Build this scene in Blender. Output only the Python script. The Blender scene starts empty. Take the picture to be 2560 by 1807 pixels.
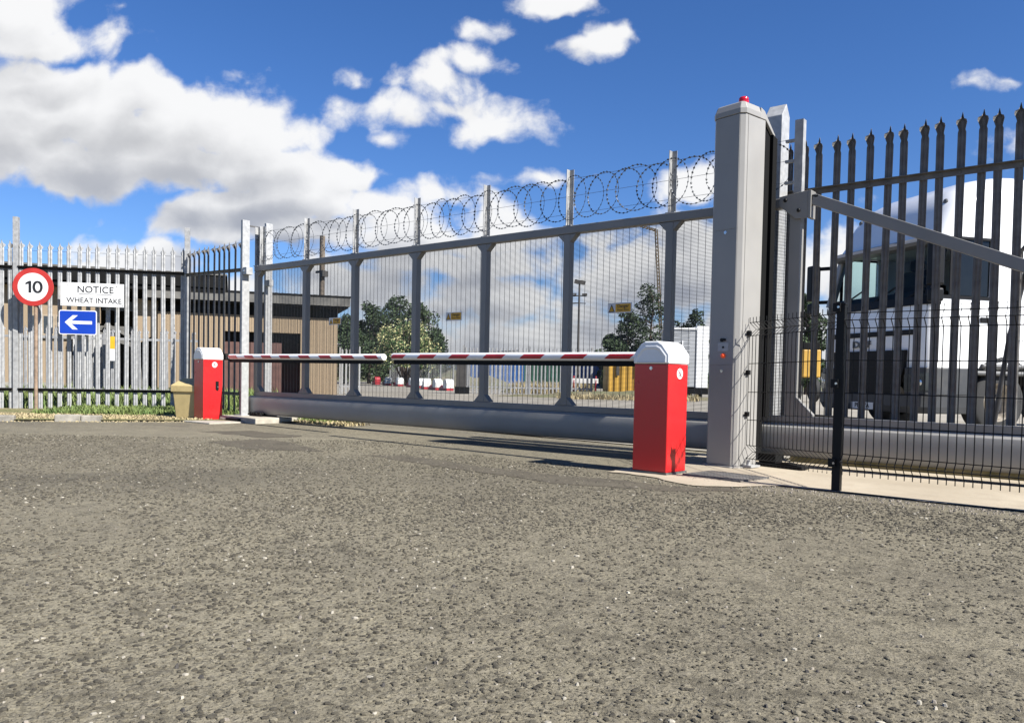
import bpy, bmesh, math, random
from mathutils import Vector, Matrix, noise as mnoise
R_ = random.Random(7)
S = bpy.context.scene
COL = S.collection
PI = math.pi
rad = math.radians

# ------------------------------------------------------------------ materials
def _n(nt, t, **kw):
    n = nt.nodes.new(t)
    for k, v in kw.items():
        setattr(n, k, v)
    return n

def mat(name, col, rough=.5, metal=0., var=.12, vscale=6., detail=5, bump=0., bscale=60., col2=None, spec=.5, rvar=.1, coat=0., dirt=None, dirt_amt=0., dscale=2.5):
    m = bpy.data.materials.new(name); m.use_nodes = True
    nt = m.node_tree; L = nt.links
    b = nt.nodes['Principled BSDF']
    tc = _n(nt, 'ShaderNodeTexCoord')
    nz = _n(nt, 'ShaderNodeTexNoise'); nz.inputs['Scale'].default_value = vscale; nz.inputs['Detail'].default_value = detail
    L.new(tc.outputs['Object'], nz.inputs['Vector'])
    mx = _n(nt, 'ShaderNodeMix', data_type='RGBA')
    c2 = col2 if col2 else tuple(c * (1 - var * 2) for c in col)
    c1 = col if col2 else tuple(min(1, c * (1 + var)) for c in col)
    mx.inputs[6].default_value = (*c2, 1); mx.inputs[7].default_value = (*c1, 1)
    rp = _n(nt, 'ShaderNodeMapRange'); rp.inputs[1].default_value = .3; rp.inputs[2].default_value = .7
    L.new(nz.outputs['Fac'], rp.inputs[0]); L.new(rp.outputs[0], mx.inputs[0])
    out = mx.outputs[2]
    if dirt:
        nd = _n(nt, 'ShaderNodeTexNoise'); nd.inputs['Scale'].default_value = dscale; nd.inputs['Detail'].default_value = 8
        nd.inputs['Roughness'].default_value = .7
        L.new(tc.outputs['Object'], nd.inputs['Vector'])
        rd = _n(nt, 'ShaderNodeMapRange'); rd.inputs[1].default_value = .5; rd.inputs[2].default_value = .75; rd.inputs[4].default_value = dirt_amt
        L.new(nd.outputs['Fac'], rd.inputs[0])
        m2 = _n(nt, 'ShaderNodeMix', data_type='RGBA'); m2.inputs[7].default_value = (*dirt, 1)
        L.new(rd.outputs[0], m2.inputs[0]); L.new(out, m2.inputs[6]); out = m2.outputs[2]
    L.new(out, b.inputs['Base Color'])
    rr = _n(nt, 'ShaderNodeMapRange'); rr.inputs[3].default_value = max(.02, rough - rvar); rr.inputs[4].default_value = min(1, rough + rvar)
    L.new(nz.outputs['Fac'], rr.inputs[0]); L.new(rr.outputs[0], b.inputs['Roughness'])
    b.inputs['Metallic'].default_value = metal
    b.inputs['Specular IOR Level'].default_value = spec
    b.inputs['Coat Weight'].default_value = coat; b.inputs['Coat Roughness'].default_value = .12
    if bump:
        nb = _n(nt, 'ShaderNodeTexNoise'); nb.inputs['Scale'].default_value = bscale; nb.inputs['Detail'].default_value = 4
        L.new(tc.outputs['Object'], nb.inputs['Vector'])
        bp = _n(nt, 'ShaderNodeBump'); bp.inputs['Strength'].default_value = bump; bp.inputs['Distance'].default_value = .01
        L.new(nb.outputs['Fac'], bp.inputs['Height']); L.new(bp.outputs['Normal'], b.inputs['Normal'])
    return m

M = {}
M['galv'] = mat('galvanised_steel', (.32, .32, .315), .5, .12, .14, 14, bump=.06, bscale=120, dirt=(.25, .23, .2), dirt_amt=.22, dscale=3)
M['galv_dull'] = mat('dull_galvanised_steel', (.25, .25, .25), .55, .1, .14, 12, dirt=(.16, .15, .13), dirt_amt=.3, dscale=3)
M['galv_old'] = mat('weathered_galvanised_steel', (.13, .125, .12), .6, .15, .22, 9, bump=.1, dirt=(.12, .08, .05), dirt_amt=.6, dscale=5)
M['galv_bright'] = mat('bright_galvanised_steel', (.36, .36, .355), .42, .12, .1, 20, dirt=(.4, .38, .34), dirt_amt=.3)
M['gate_paint'] = mat('silver_grey_gate_paint', (.205, .197, .182), .46, .06, .06, 3, bump=.02, bscale=300, dirt=(.22, .2, .17), dirt_amt=.25, dscale=1.4)
M['col_paint'] = mat('column_grey_paint', (.27, .26, .242), .46, .04, .05, 2, bump=.015, bscale=300, dirt=(.25, .22, .19), dirt_amt=.2, dscale=1.2)
M['rail_dark'] = mat('dark_rusted_rail', (.022, .019, .017), .75, .1, .2, 8)
M['beam_paint'] = mat('satin_silver_beam_paint', (.25, .243, .226), .46, .05, .05, 3, bump=.02, bscale=300, dirt=(.2, .18, .15), dirt_amt=.35, dscale=1.6)
M['wire'] = mat('mesh_wire_coating', (.035, .037, .04), .5, .2, .1)
M['razor'] = mat('razor_wire_steel', (.10, .105, .11), .4, .5, .2, 40)
M['black'] = mat('black_powder_coat', (.007, .007, .007), .5, 0, .15, 8, dirt=(.03, .028, .023), dirt_amt=.25, spec=.25)
M['black_in'] = mat('dark_interior', (.004, .004, .004), .8, spec=.15)
M['rubber'] = mat('black_rubber', (.006, .006, .006), .75, spec=.2)
M['red'] = mat('red_cabinet_paint', (.54, .014, .016), .3, 0, .05, 2, coat=.25, dirt=(.32, .05, .035), dirt_amt=.25, dscale=1.6, bump=.012, bscale=250)
M['white'] = mat('white_hood_plastic', (.78, .78, .76), .4, 0, .04, 3, dirt=(.6, .57, .5), dirt_amt=.3, dscale=6)
M['arm_white'] = mat('white_arm_paint', (.78, .77, .75), .3, 0, .03, 3, coat=.2, dirt=(.55, .5, .42), dirt_amt=.35, dscale=5)
M['stripe'] = mat('red_reflective_stripe', (.45, .012, .015), .35, 0, .1, 12)
M['sign_white'] = mat('white_sign_face', (.62, .62, .61), .4, 0, .02, 2, dirt=(.5, .48, .43), dirt_amt=.15)
M['sign_red'] = mat('red_sign_border', (.38, .026, .02), .4, 0, .08, 5)
M['sign_black'] = mat('black_sign_lettering', (.012, .012, .014), .5)
M['sign_blue'] = mat('blue_sign_face', (.004, .038, .33), .35, 0, .05, 4)
M['sign_yellow'] = mat('yellow_sign_face', (.62, .33, .015), .45, 0, .06, 8)
M['sign_silver'] = mat('silver_sign_plate', (.62, .60, .58), .45, .1, .05, 8)
M['rust_pole'] = mat('rust_brown_pole', (.27, .19, .13), .6, .1, .2, 12, dirt=(.12, .06, .03), dirt_amt=.6, dscale=9)
M['grit'] = mat('faded_yellow_plastic', (.43, .335, .155), .6, 0, .12, 4, dirt=(.17, .125, .06), dirt_amt=.75, dscale=4)
M['render_tan'] = mat('harled_tan_wall', (.26, .196, .128), .95, 0, .1, 50, bump=.7, bscale=45, dirt=(.2, .155, .105), dirt_amt=.35, dscale=.7)
M['fascia'] = mat('grey_fascia_board', (.115, .11, .10), .8, 0, .2, 3, dirt=(.04, .038, .035), dirt_amt=.6, dscale=1.2)
M['roof_dark'] = mat('dark_roof_felt', (.011, .011, .011), .9, 0, .2, 3, spec=.1)
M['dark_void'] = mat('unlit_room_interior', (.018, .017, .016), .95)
M['door_brown'] = mat('brown_timber_door', (.095, .045, .035), .6, 0, .15, 4, bump=.1, bscale=20)
M['glass_dark'] = mat('dark_window_glass', (.03, .035, .04), .08, 0, .1, spec=.8, rvar=.02)
M['frame_tan'] = mat('weathered_window_frame', (.30, .24, .17), .8)
M['concrete'] = mat('pale_concrete', (.56, .49, .38), .9, 0, .08, 4, bump=.25, bscale=80, dirt=(.30, .25, .19), dirt_amt=.5, dscale=2)
M['concrete_block'] = mat('concrete_block', (.36, .33, .27), .9, 0, .14, 8, bump=.4, bscale=60, dirt=(.25, .21, .15), dirt_amt=.5)
M['kerb'] = mat('weathered_kerb_stone', (.27, .25, .21), .95, 0, .2, 8, bump=.5, bscale=60, dirt=(.13, .12, .09), dirt_amt=.6)
M['truck_white'] = mat('white_truck_paint', (.78, .78, .77), .22, 0, .02, 2, coat=.5, dirt=(.5, .48, .44), dirt_amt=.2, dscale=1.2)
M['truck_grey'] = mat('grey_truck_plastic', (.10, .10, .10), .5, 0, .08, 4)
M['bumper'] = mat('dark_bumper_plastic', (.05, .052, .055), .45, 0, .1, 3, dirt=(.12, .11, .09), dirt_amt=.4, spec=.3)
M['truck_black'] = mat('black_truck_plastic', (.006, .006, .0065), .5, spec=.2)
M['tyre'] = mat('tyre_rubber', (.02, .02, .02), .85, bump=.2)
M['rim'] = mat('worn_steel_rim', (.42, .38, .32), .5, .4, .2, 12, dirt=(.18, .12, .07), dirt_amt=.6, dscale=8)
M['chrome'] = mat('lamp_reflector', (.7, .7, .7), .2, .8, .1)
M['seat'] = mat('dark_seat_cloth', (.03, .032, .035), .9)
M['timber'] = mat('weathered_timber_pole', (.13, .105, .08), .9, 0, .25, 12, bump=.4, bscale=30, dirt=(.08, .06, .045), dirt_amt=.6, dscale=5)
M['bark'] = mat('tree_bark', (.075, .055, .04), .95, 0, .3, 8, bump=.6, bscale=20)
M['pine1'] = mat('dark_pine_needles', (.018, .032, .016), .85, 0, .3, .9, col2=(.035, .055, .022))
M['leaf_dark'] = mat('dark_green_leaves', (.030, .055, .020), .8, 0, .3, .8, col2=(.055, .085, .03))
M['leaf_mid'] = mat('mid_green_leaves', (.07, .13, .035), .75, 0, .3, 1.2, col2=(.04, .08, .025))
M['blossom'] = mat('cream_blossom', (.48, .45, .22), .8, 0, .1)
M['grass'] = mat('grass_blades', (.075, .125, .03), .8, 0, .3, 3, col2=(.17, .20, .055))
M['straw'] = mat('dry_straw_blades', (.40, .33, .18), .9, 0, .2, 3, col2=(.26, .21, .12))
M['cont_yellow'] = mat('yellow_container_paint', (.42, .24, .03), .6, 0, .12, 2, dirt=(.16, .09, .03), dirt_amt=.6, dscale=1)
M['cont_yellow2'] = mat('bright_yellow_panel', (.7, .42, .02), .5, 0, .05, 2)
M['cont_blue'] = mat('blue_container_paint', (.02, .09, .28), .5, 0, .15, 1)
M['cont_green'] = mat('green_container_paint', (.015, .075, .045), .6, 0, .2, 1)
M['cont_white'] = mat('white_cabin_paint', (.74, .74, .73), .45, 0, .05, 1, dirt=(.5, .48, .42), dirt_amt=.4, dscale=.8)
M['cont_grey'] = mat('grey_cabin_paint', (.36, .37, .38), .5, 0, .08, 1)
M['block_red'] = mat('red_plastic_block', (.34, .02, .03), .5, 0, .12, 2)
M['block_white'] = mat('white_plastic_block', (.72, .71, .68), .5, 0, .06, 2)
M['mast'] = mat('dark_mast_steel', (.06, .055, .05), .6, .2)
M['crane'] = mat('crane_ochre_paint', (.10, .065, .025), .6)
M['spoil'] = mat('earth_spoil', (.17, .14, .09), 1, 0, .3, 1.5, col2=(.09, .10, .045), bump=.8, bscale=4)
M['moss'] = mat('mossy_kerb', (.20, .17, .10), 1, 0, .3, 9, col2=(.09, .085, .04), bump=.7, bscale=50)
M['chip_pale'] = mat('pale_stone_chip', (.34, .31, .25), .9, 0, .25, 30)
M['chip_dark'] = mat('dark_stone_chip', (.05, .045, .04), .9, 0, .25, 30)
M['chip_mid'] = mat('brown_stone_chip', (.24, .21, .17), .9, 0, .25, 30)

def lamp_mat(name, col, em=0.):
    m = mat(name, col, .15, 0, .03, spec=.6, coat=.5)
    b = m.node_tree.nodes['Principled BSDF']
    b.inputs['Transmission Weight'].default_value = .3
    if em:
        b.inputs['Emission Color'].default_value = (*col, 1); b.inputs['Emission Strength'].default_value = em
    return m
M['beacon_red'] = lamp_mat('red_beacon_lens', (.62, .008, .02))
M['amber'] = lamp_mat('orange_indicator_lens', (.95, .10, .012), .08)

def glass():
    m = bpy.data.materials.new('truck_window_glass'); m.use_nodes = True
    nt = m.node_tree; nt.nodes.clear(); L = nt.links
    o = _n(nt, 'ShaderNodeOutputMaterial'); mx = _n(nt, 'ShaderNodeMixShader')
    t = _n(nt, 'ShaderNodeBsdfTransparent'); t.inputs[0].default_value = (.78, .88, .88, 1)
    g = _n(nt, 'ShaderNodeBsdfGlossy'); g.inputs['Roughness'].default_value = .03
    f = _n(nt, 'ShaderNodeFresnel'); f.inputs[0].default_value = 1.22
    L.new(f.outputs[0], mx.inputs[0]); L.new(t.outputs[0], mx.inputs[1]); L.new(g.outputs[0], mx.inputs[2]); L.new(mx.outputs[0], o.inputs[0])
    return m
M['glass'] = glass()
M['tinted'] = mat('tinted_side_glass', (.008, .009, .010), .12, 0, .1, spec=.35, rvar=.02)

# ------------------------------------------------------------------ ground materials
def ground_mat(name, kind):
    m = bpy.data.materials.new(name); m.use_nodes = True
    nt = m.node_tree; L = nt.links; b = nt.nodes['Principled BSDF']
    tc = _n(nt, 'ShaderNodeTexCoord')
    def noise(sc, det=6, ro=.6, vec=None):
        n = _n(nt, 'ShaderNodeTexNoise'); n.inputs['Scale'].default_value = sc; n.inputs['Detail'].default_value = det; n.inputs['Roughness'].default_value = ro
        L.new(vec or tc.outputs['Object'], n.inputs['Vector']); return n.outputs['Fac']
    def rng(x, a, c, o0=0., o1=1.):
        r = _n(nt, 'ShaderNodeMapRange'); r.inputs[1].default_value = a; r.inputs[2].default_value = c; r.inputs[3].default_value = o0; r.inputs[4].default_value = o1
        L.new(x, r.inputs[0]); return r.outputs[0]
    def mix(f, a, c, blend='MIX'):
        x = _n(nt, 'ShaderNodeMix', data_type='RGBA', blend_type=blend)
        for s, i in ((f, 0), (a, 6), (c, 7)):
            if isinstance(s, (int, float)): x.inputs[i].default_value = s
            elif isinstance(s, tuple): x.inputs[i].default_value = (*s, 1)
            else: L.new(s, x.inputs[i])
        return x.outputs[2]
    def math_(op, a, c=0.):
        x = _n(nt, 'ShaderNodeMath', operation=op)
        for s, i in ((a, 0), (c, 1)):
            if isinstance(s, (int, float)): x.inputs[i].default_value = s
            else: L.new(s, x.inputs[i])
        return x.outputs[0]
    def vor(sc, feat='F1', rnd=1.):
        # warp a little so the chips are irregular
        n = _n(nt, 'ShaderNodeTexNoise'); n.inputs['Scale'].default_value = sc * 1.3; n.inputs['Detail'].default_value = 2
        L.new(tc.outputs['Object'], n.inputs['Vector'])
        mp = _n(nt, 'ShaderNodeVectorMath', operation='MULTIPLY_ADD'); mp.inputs[1].default_value = (.7 / sc,) * 3
        L.new(n.outputs['Color'], mp.inputs[0]); L.new(tc.outputs['Object'], mp.inputs[2])
        v = _n(nt, 'ShaderNodeTexVoronoi', feature=feat); v.inputs['Scale'].default_value = sc; v.inputs['Randomness'].default_value = rnd
        L.new(mp.outputs[0], v.inputs['Vector']); return v
    if kind == 'asphalt':
        big = noise(.32, 4, .55); med = noise(1.7, 6, .62); grit = noise(8, 9, .74); fine = noise(46, 4, .6); vf = noise(120, 3, .55)
        c = mix(rng(big, .38, .62), (.160, .140, .097), (.214, .189, .131))
        mp = _n(nt, 'ShaderNodeMapping'); mp.inputs['Rotation'].default_value = (0, 0, rad(-6)); mp.inputs['Scale'].default_value = (.16, .85, 1)
        L.new(tc.outputs['Object'], mp.inputs[0])
        st = noise(1., 6, .62, mp.outputs[0])
        c = mix(rng(st, .52, .70, 0, .45), c, (.088, .079, .061)); c = mix(rng(st, .47, .30, 0, .35), c, (.195, .173, .130))
        c = mix(rng(med, .40, .68, 0, .45), c, (.108, .094, .068))
        # stones of mixed tone
        vc = vor(58); chip = _n(nt, 'ShaderNodeSeparateColor'); L.new(vc.outputs['Color'], chip.inputs[0])
        c = mix(rng(chip.outputs[0], .55, 1., .0, .34), c, (.225, .200, .150)); c = mix(rng(chip.outputs[1], .70, 1., 0, .40), c, (.075, .066, .050))
        # irregular pits where stones and binder are lost, several sizes
        p1 = math_('MULTIPLY', rng(fine, .535, .62), rng(noise(13, 4, .6), .44, .58))
        p2 = math_('MULTIPLY', rng(noise(24, 3, .5), .575, .635), rng(noise(2.6, 3, .5), .36, .56))
        p3 = math_('MULTIPLY', rng(vf, .57, .66), .55)
        p4 = math_('MULTIPLY', rng(grit, .53, .66), .62)
        pit = math_('MAXIMUM', math_('MAXIMUM', math_('MULTIPLY', p1, .6), math_('MULTIPLY', p2, .35)), math_('MAXIMUM', p3, p4))
        c = mix(math_('MULTIPLY', pit, .85), c, (.032, .027, .018))
        lt = noise(95, 2, .5); c = mix(rng(lt, .63, .72, 0, .55), c, (.27, .245, .19))
        # oil drips and rubber smears
        oil = math_('MULTIPLY', rng(noise(.8, 7, .68), .60, .70), .5); c = mix(oil, c, (.07, .064, .052))
        def dotp(v):
            x = _n(nt, 'ShaderNodeVectorMath', operation='DOT_PRODUCT'); L.new(tc.outputs['Object'], x.inputs[0]); x.inputs[1].default_value = v; return x.outputs['Value']
        sw_ = math_('ADD', dotp((.912, -.41, 0)), math_('MULTIPLY', noise(1.3, 4, .55), .35)); tw = dotp((.41, .912, 0))
        band = math_('MULTIPLY', math_('MULTIPLY', rng(sw_, -6.40, -6.28), rng(sw_, -4.7, -5.9)), rng(tw, 1.9, .7))
        c = mix(math_('MULTIPLY', band, .55), c, (.078, .069, .052))
        L.new(c, b.inputs['Base Color'])
        dome = rng(vc.outputs['Distance'], 0., .75, 1., 0.)
        h = math_('ADD', math_('MULTIPLY', dome, .32), math_('MULTIPLY', fine, .35))
        h = math_('SUBTRACT', h, math_('MULTIPLY', pit, 1.2))
        h = math_('ADD', h, math_('MULTIPLY', grit, 1.1))
        bp = _n(nt, 'ShaderNodeBump'); bp.inputs['Strength'].default_value = .8; bp.inputs['Distance'].default_value = .012
        L.new(h, bp.inputs['Height']); L.new(bp.outputs[0], b.inputs['Normal'])
    elif kind == 'patch':
        med = noise(3, 6, .6); fine = noise(60, 4, .65); grit = noise(9, 8, .7)
        c = mix(rng(med, .35, .65), (.068, .058, .043), (.096, .083, .060)); c = mix(rng(grit, .46, .66, 0, .6), c, (.115, .10, .073)); c = mix(rng(fine, .56, .68, 0, .6), c, (.045, .038, .028))
        L.new(c, b.inputs['Base Color'])
        bp = _n(nt, 'ShaderNodeBump'); bp.inputs['Strength'].default_value = .6; bp.inputs['Distance'].default_value = .008
        L.new(math_('ADD', fine, grit), bp.inputs['Height']); L.new(bp.outputs[0], b.inputs['Normal'])
    elif kind == 'concrete':
        big = noise(1.1, 5, .6); med = noise(7, 6, .65); fine = noise(90, 4, .6)
        c = mix(rng(big, .35, .65), (.31, .262, .192), (.39, .335, .252)); c = mix(rng(med, .5, .75, 0, .55), c, (.27, .225, .165))
        c = mix(rng(fine, .6, .75, 0, .35), c, (.2, .17, .13))
        L.new(c, b.inputs['Base Color'])
        bp = _n(nt, 'ShaderNodeBump'); bp.inputs['Strength'].default_value = .4; bp.inputs['Distance'].default_value = .006
        L.new(math_('ADD', fine, med), bp.inputs['Height']); L.new(bp.outputs[0], b.inputs['Normal'])
    elif kind == 'verge':
        big = noise(.9, 5, .6); fine = noise(25, 6, .7)
        c = mix(rng(big, .4, .6), (.085, .105, .032), (.19, .155, .085)); c = mix(rng(fine, .45, .7, 0, .7), c, (.40, .32, .18))
        L.new(c, b.inputs['Base Color'])
        bp = _n(nt, 'ShaderNodeBump'); bp.inputs['Strength'].default_value = .9; bp.inputs['Distance'].default_value = .03
        L.new(fine, bp.inputs['Height']); L.new(bp.outputs[0], b.inputs['Normal'])
    elif kind == 'yard':
        big = noise(.25, 5, .6); fine = noise(6, 6, .65)
        c = mix(rng(big, .4, .6), (0.236, 0.213, 0.171), (0.304, 0.277, 0.228)); c = mix(rng(fine, .45, .7, 0, .5), c, (0.182, 0.163, 0.133))
        L.new(c, b.inputs['Base Color'])
    elif kind == 'field':
        big = noise(.02, 5, .6); fine = noise(.5, 6, .65)
        c = mix(rng(big, .4, .6), (.13, .12, .07), (.09, .11, .04)); c = mix(rng(fine, .45, .7, 0, .5), c, (.2, .17, .1))
        L.new(c, b.inputs['Base Color'])
    b.inputs['Roughness'].default_value = .92
    b.inputs['Specular IOR Level'].default_value = .25
    return m
for k in ('asphalt', 'patch', 'concrete', 'verge', 'yard', 'field'):
    M['g_' + k] = ground_mat('ground_' + k, k)

# ------------------------------------------------------------------ mesh builder
class MB:
    def __init__(s): s.v = []; s.f = []; s.mi = []; s.cur = 0
    def poly(s, pts, faces):
        o = len(s.v); s.v += [tuple(p) for p in pts]
        for f in faces: s.f.append([o + i for i in f]); s.mi.append(s.cur)
    def box(s, x0, x1, y0, y1, z0, z1):
        s.poly([(x0, y0, z0), (x1, y0, z0), (x1, y1, z0), (x0, y1, z0), (x0, y0, z1), (x1, y0, z1), (x1, y1, z1), (x0, y1, z1)],
               [(0, 3, 2, 1), (4, 5, 6, 7), (0, 1, 5, 4), (1, 2, 6, 5), (2, 3, 7, 6), (3, 0, 4, 7)])
        return s
    def bar(s, a, b, w, h, up=(0, 0, 1)):
        a = Vector(a); b = Vector(b); d = (b - a).normalized(); u = Vector(up)
        if abs(d.dot(u)) > .98: u = Vector((0, 1, 0))
        r = d.cross(u).normalized() * (w / 2); u = r.cross(d).normalized() * (h / 2)
        p = [a - r - u, a + r - u, a + r + u, a - r + u, b - r - u, b + r - u, b + r + u, b - r + u]
        s.poly(p, [(3, 2, 1, 0), (4, 5, 6, 7), (0, 1, 5, 4), (1, 2, 6, 5), (2, 3, 7, 6), (3, 0, 4, 7)]); return s
    def tube(s, path, r, n=8, closed=False, r2=None):
        P = [Vector(p) for p in path]; m = len(P); rings = []
        for i, p in enumerate(P):
            if closed: d = P[(i + 1) % m] - P[i - 1]
            else: d = P[min(i + 1, m - 1)] - P[max(i - 1, 0)]
            d.normalize(); u = Vector((0, 0, 1)) if abs(d.z) < .9 else Vector((0, 1, 0))
            a = d.cross(u).normalized(); c = a.cross(d)
            rr = r if r2 is None else r + (r2 - r) * i / (m - 1)
            rings.append([p + (a * math.cos(t * 2 * PI / n) + c * math.sin(t * 2 * PI / n)) * rr for t in range(n)])
        pts = [q for ring in rings for q in ring]; f = []
        for i in range(m if closed else m - 1):
            j = (i + 1) % m
            for t in range(n):
                k = (t + 1) % n
                f.append((i * n + t, i * n + k, j * n + k, j * n + t))
        if not closed:
            f.append(tuple(range(n))[::-1]); f.append(tuple((m - 1) * n + t for t in range(n)))
        s.poly(pts, f); return s
    def cyl(s, a, b, r, n=16, r2=None): return s.tube([a, b], r, n, r2=r2)
    def prism(s, outline, axis, a, b):
        """outline: list of 2-tuples; axis x: (y,z), y: (x,z), z: (x,y)"""
        def P(u, v, t):
            return {'x': (t, u, v), 'y': (u, t, v), 'z': (u, v, t)}[axis]
        n = len(outline)
        pts = [P(u, v, a) for u, v in outline] + [P(u, v, b) for u, v in outline]
        f = [tuple(range(n))[::-1], tuple(range(n, 2 * n))] + [(i, (i + 1) % n, n + (i + 1) % n, n + i) for i in range(n)]
        s.poly(pts, f); return s
    def lathe(s, prof, c=(0, 0, 0), n=24, axis='z'):
        pts = []; f = []; m = len(prof)
        for i in range(n):
            t = 2 * PI * i / n
            for r, h in prof:
                a, b2 = r * math.cos(t), r * math.sin(t)
                q = {'z': (a, b2, h), 'y': (a, h, b2), 'x': (h, a, b2)}[axis]
                pts.append((c[0] + q[0], c[1] + q[1], c[2] + q[2]))
        for i in range(n):
            j = (i + 1) % n
            for k in range(m - 1): f.append((i * m + k, j * m + k, j * m + k + 1, i * m + k + 1))
        s.poly(pts, f); return s
    def loft(s, rings, cap=True):
        n = len(rings[0]); pts = [p for r in rings for p in r]; f = []
        for i in range(len(rings) - 1):
            for t in range(n):
                k = (t + 1) % n; f.append((i * n + t, i * n + k, (i + 1) * n + k, (i + 1) * n + t))
        if cap:
            f.append(tuple(range(n))[::-1]); f.append(tuple((len(rings) - 1) * n + t for t in range(n)))
        s.poly(pts, f); return s
    def build(s, name, m, parent=None, bevel=0., smooth=False, loc=None, fix=True, seg=2):
        me = bpy.data.meshes.new(name); me.from_pydata(s.v, [], s.f)
        ms = m if isinstance(m, (list, tuple)) else [m]
        for x in ms: me.materials.append(x)
        if len(ms) > 1: me.polygons.foreach_set('material_index', s.mi)
        if fix:
            bm = bmesh.new(); bm.from_mesh(me); bmesh.ops.recalc_face_normals(bm, faces=bm.faces); bm.to_mesh(me); bm.free()
        if smooth:
            me.polygons.foreach_set('use_smooth', [True] * len(me.polygons))
            try: me.set_sharp_from_angle(angle=rad(40))
            except Exception: pass
        o = bpy.data.objects.new(name, me); COL.objects.link(o)
        if parent: o.parent = parent
        if loc: o.location = loc
        if bevel:
            b = o.modifiers.new('bevel', 'BEVEL'); b.width = bevel; b.segments = seg; b.limit_method = 'ANGLE'; b.angle_limit = rad(35)
        return o

def tag(o, label=None, cat=None, group=None, kind=None):
    if label: o['label'] = label
    if cat: o['category'] = cat
    if group: o['group'] = group
    if kind: o['kind'] = kind
    return o
def thing(name, label, cat, loc=(0, 0, 0), rz=0, group=None):
    o = bpy.data.objects.new(name, None); COL.objects.link(o); o.empty_display_size = .2
    o.location = loc; o.rotation_euler = (0, 0, rz)
    return tag(o, label, cat, group)
def children(o): return [c for c in bpy.data.objects if c.parent == o]
def copy_obj(o, parent=None):
    c = o.copy(); COL.objects.link(c); c.parent = parent; return c
def text_mesh(txt, size, name, m, parent, loc, rot, bold=.0, sx=1., spacing=1., depth=.001):
    cu = bpy.data.curves.new('lettering_curve', 'FONT'); cu.body = txt; cu.size = size; cu.align_x = 'CENTER'; cu.align_y = 'CENTER'
    cu.offset = bold; cu.extrude = depth; cu.space_character = spacing; cu.resolution_u = 6
    t = bpy.data.objects.new('lettering_tmp', cu); COL.objects.link(t)
    bpy.context.view_layer.update()
    dg = bpy.context.evaluated_depsgraph_get()
    me = bpy.data.meshes.new_from_object(t.evaluated_get(dg))
    bpy.data.objects.remove(t); me.name = name
    me.transform(Matrix.Diagonal((sx, 1, 1, 1)))
    me.materials.clear(); me.materials.append(m)
    o = bpy.data.objects.new(name, me); COL.objects.link(o); o.parent = parent; o.location = loc; o.rotation_euler = rot
    return o
FRONT = (PI / 2, 0, 0)      # text facing local -Y

# ------------------------------------------------------------------ camera
cam = bpy.data.cameras.new('camera'); co = bpy.data.objects.new('camera', cam); COL.objects.link(co); S.camera = co
Rm = [[0.7740672359868357, -0.036118416317775494, 0.6320722855610712],
      [0.6328034676113519, 0.01341179250293862, -0.7741962898392803],
      [0.01948552156728906, 0.9992575162712333, 0.033237488242897434]]
mw = Matrix(Rm).to_4x4(); mw.translation = (0, 0, .75); co.matrix_world = mw
cam.sensor_width = 36; cam.lens = 1785 / 2296 * 36; cam.shift_y = 94.5 / 2296
cam.clip_start = .05; cam.clip_end = 6000
VD = Vector((-.633, .774, 0)).normalized(); LT = Vector((.774, .633, 0)).normalized()

# ------------------------------------------------------------------ light and sky
SUN_AZ, SUN_EL = rad(1.2), rad(42)
sd = Vector((math.cos(SUN_AZ) * math.cos(SUN_EL), math.sin(SUN_AZ) * math.cos(SUN_EL), math.sin(SUN_EL)))
sl = bpy.data.lights.new('sun', 'SUN'); sl.energy = 5.0; sl.angle = rad(.5); sl.color = (1, .97, .915)
so = bpy.data.objects.new('sun', sl); COL.objects.link(so); so.rotation_euler = sd.to_track_quat('Z', 'Y').to_euler()
S.view_settings.view_transform = 'Standard'; S.view_settings.look = 'None'; S.view_settings.exposure = 1.15; S.view_settings.gamma = 1

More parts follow.
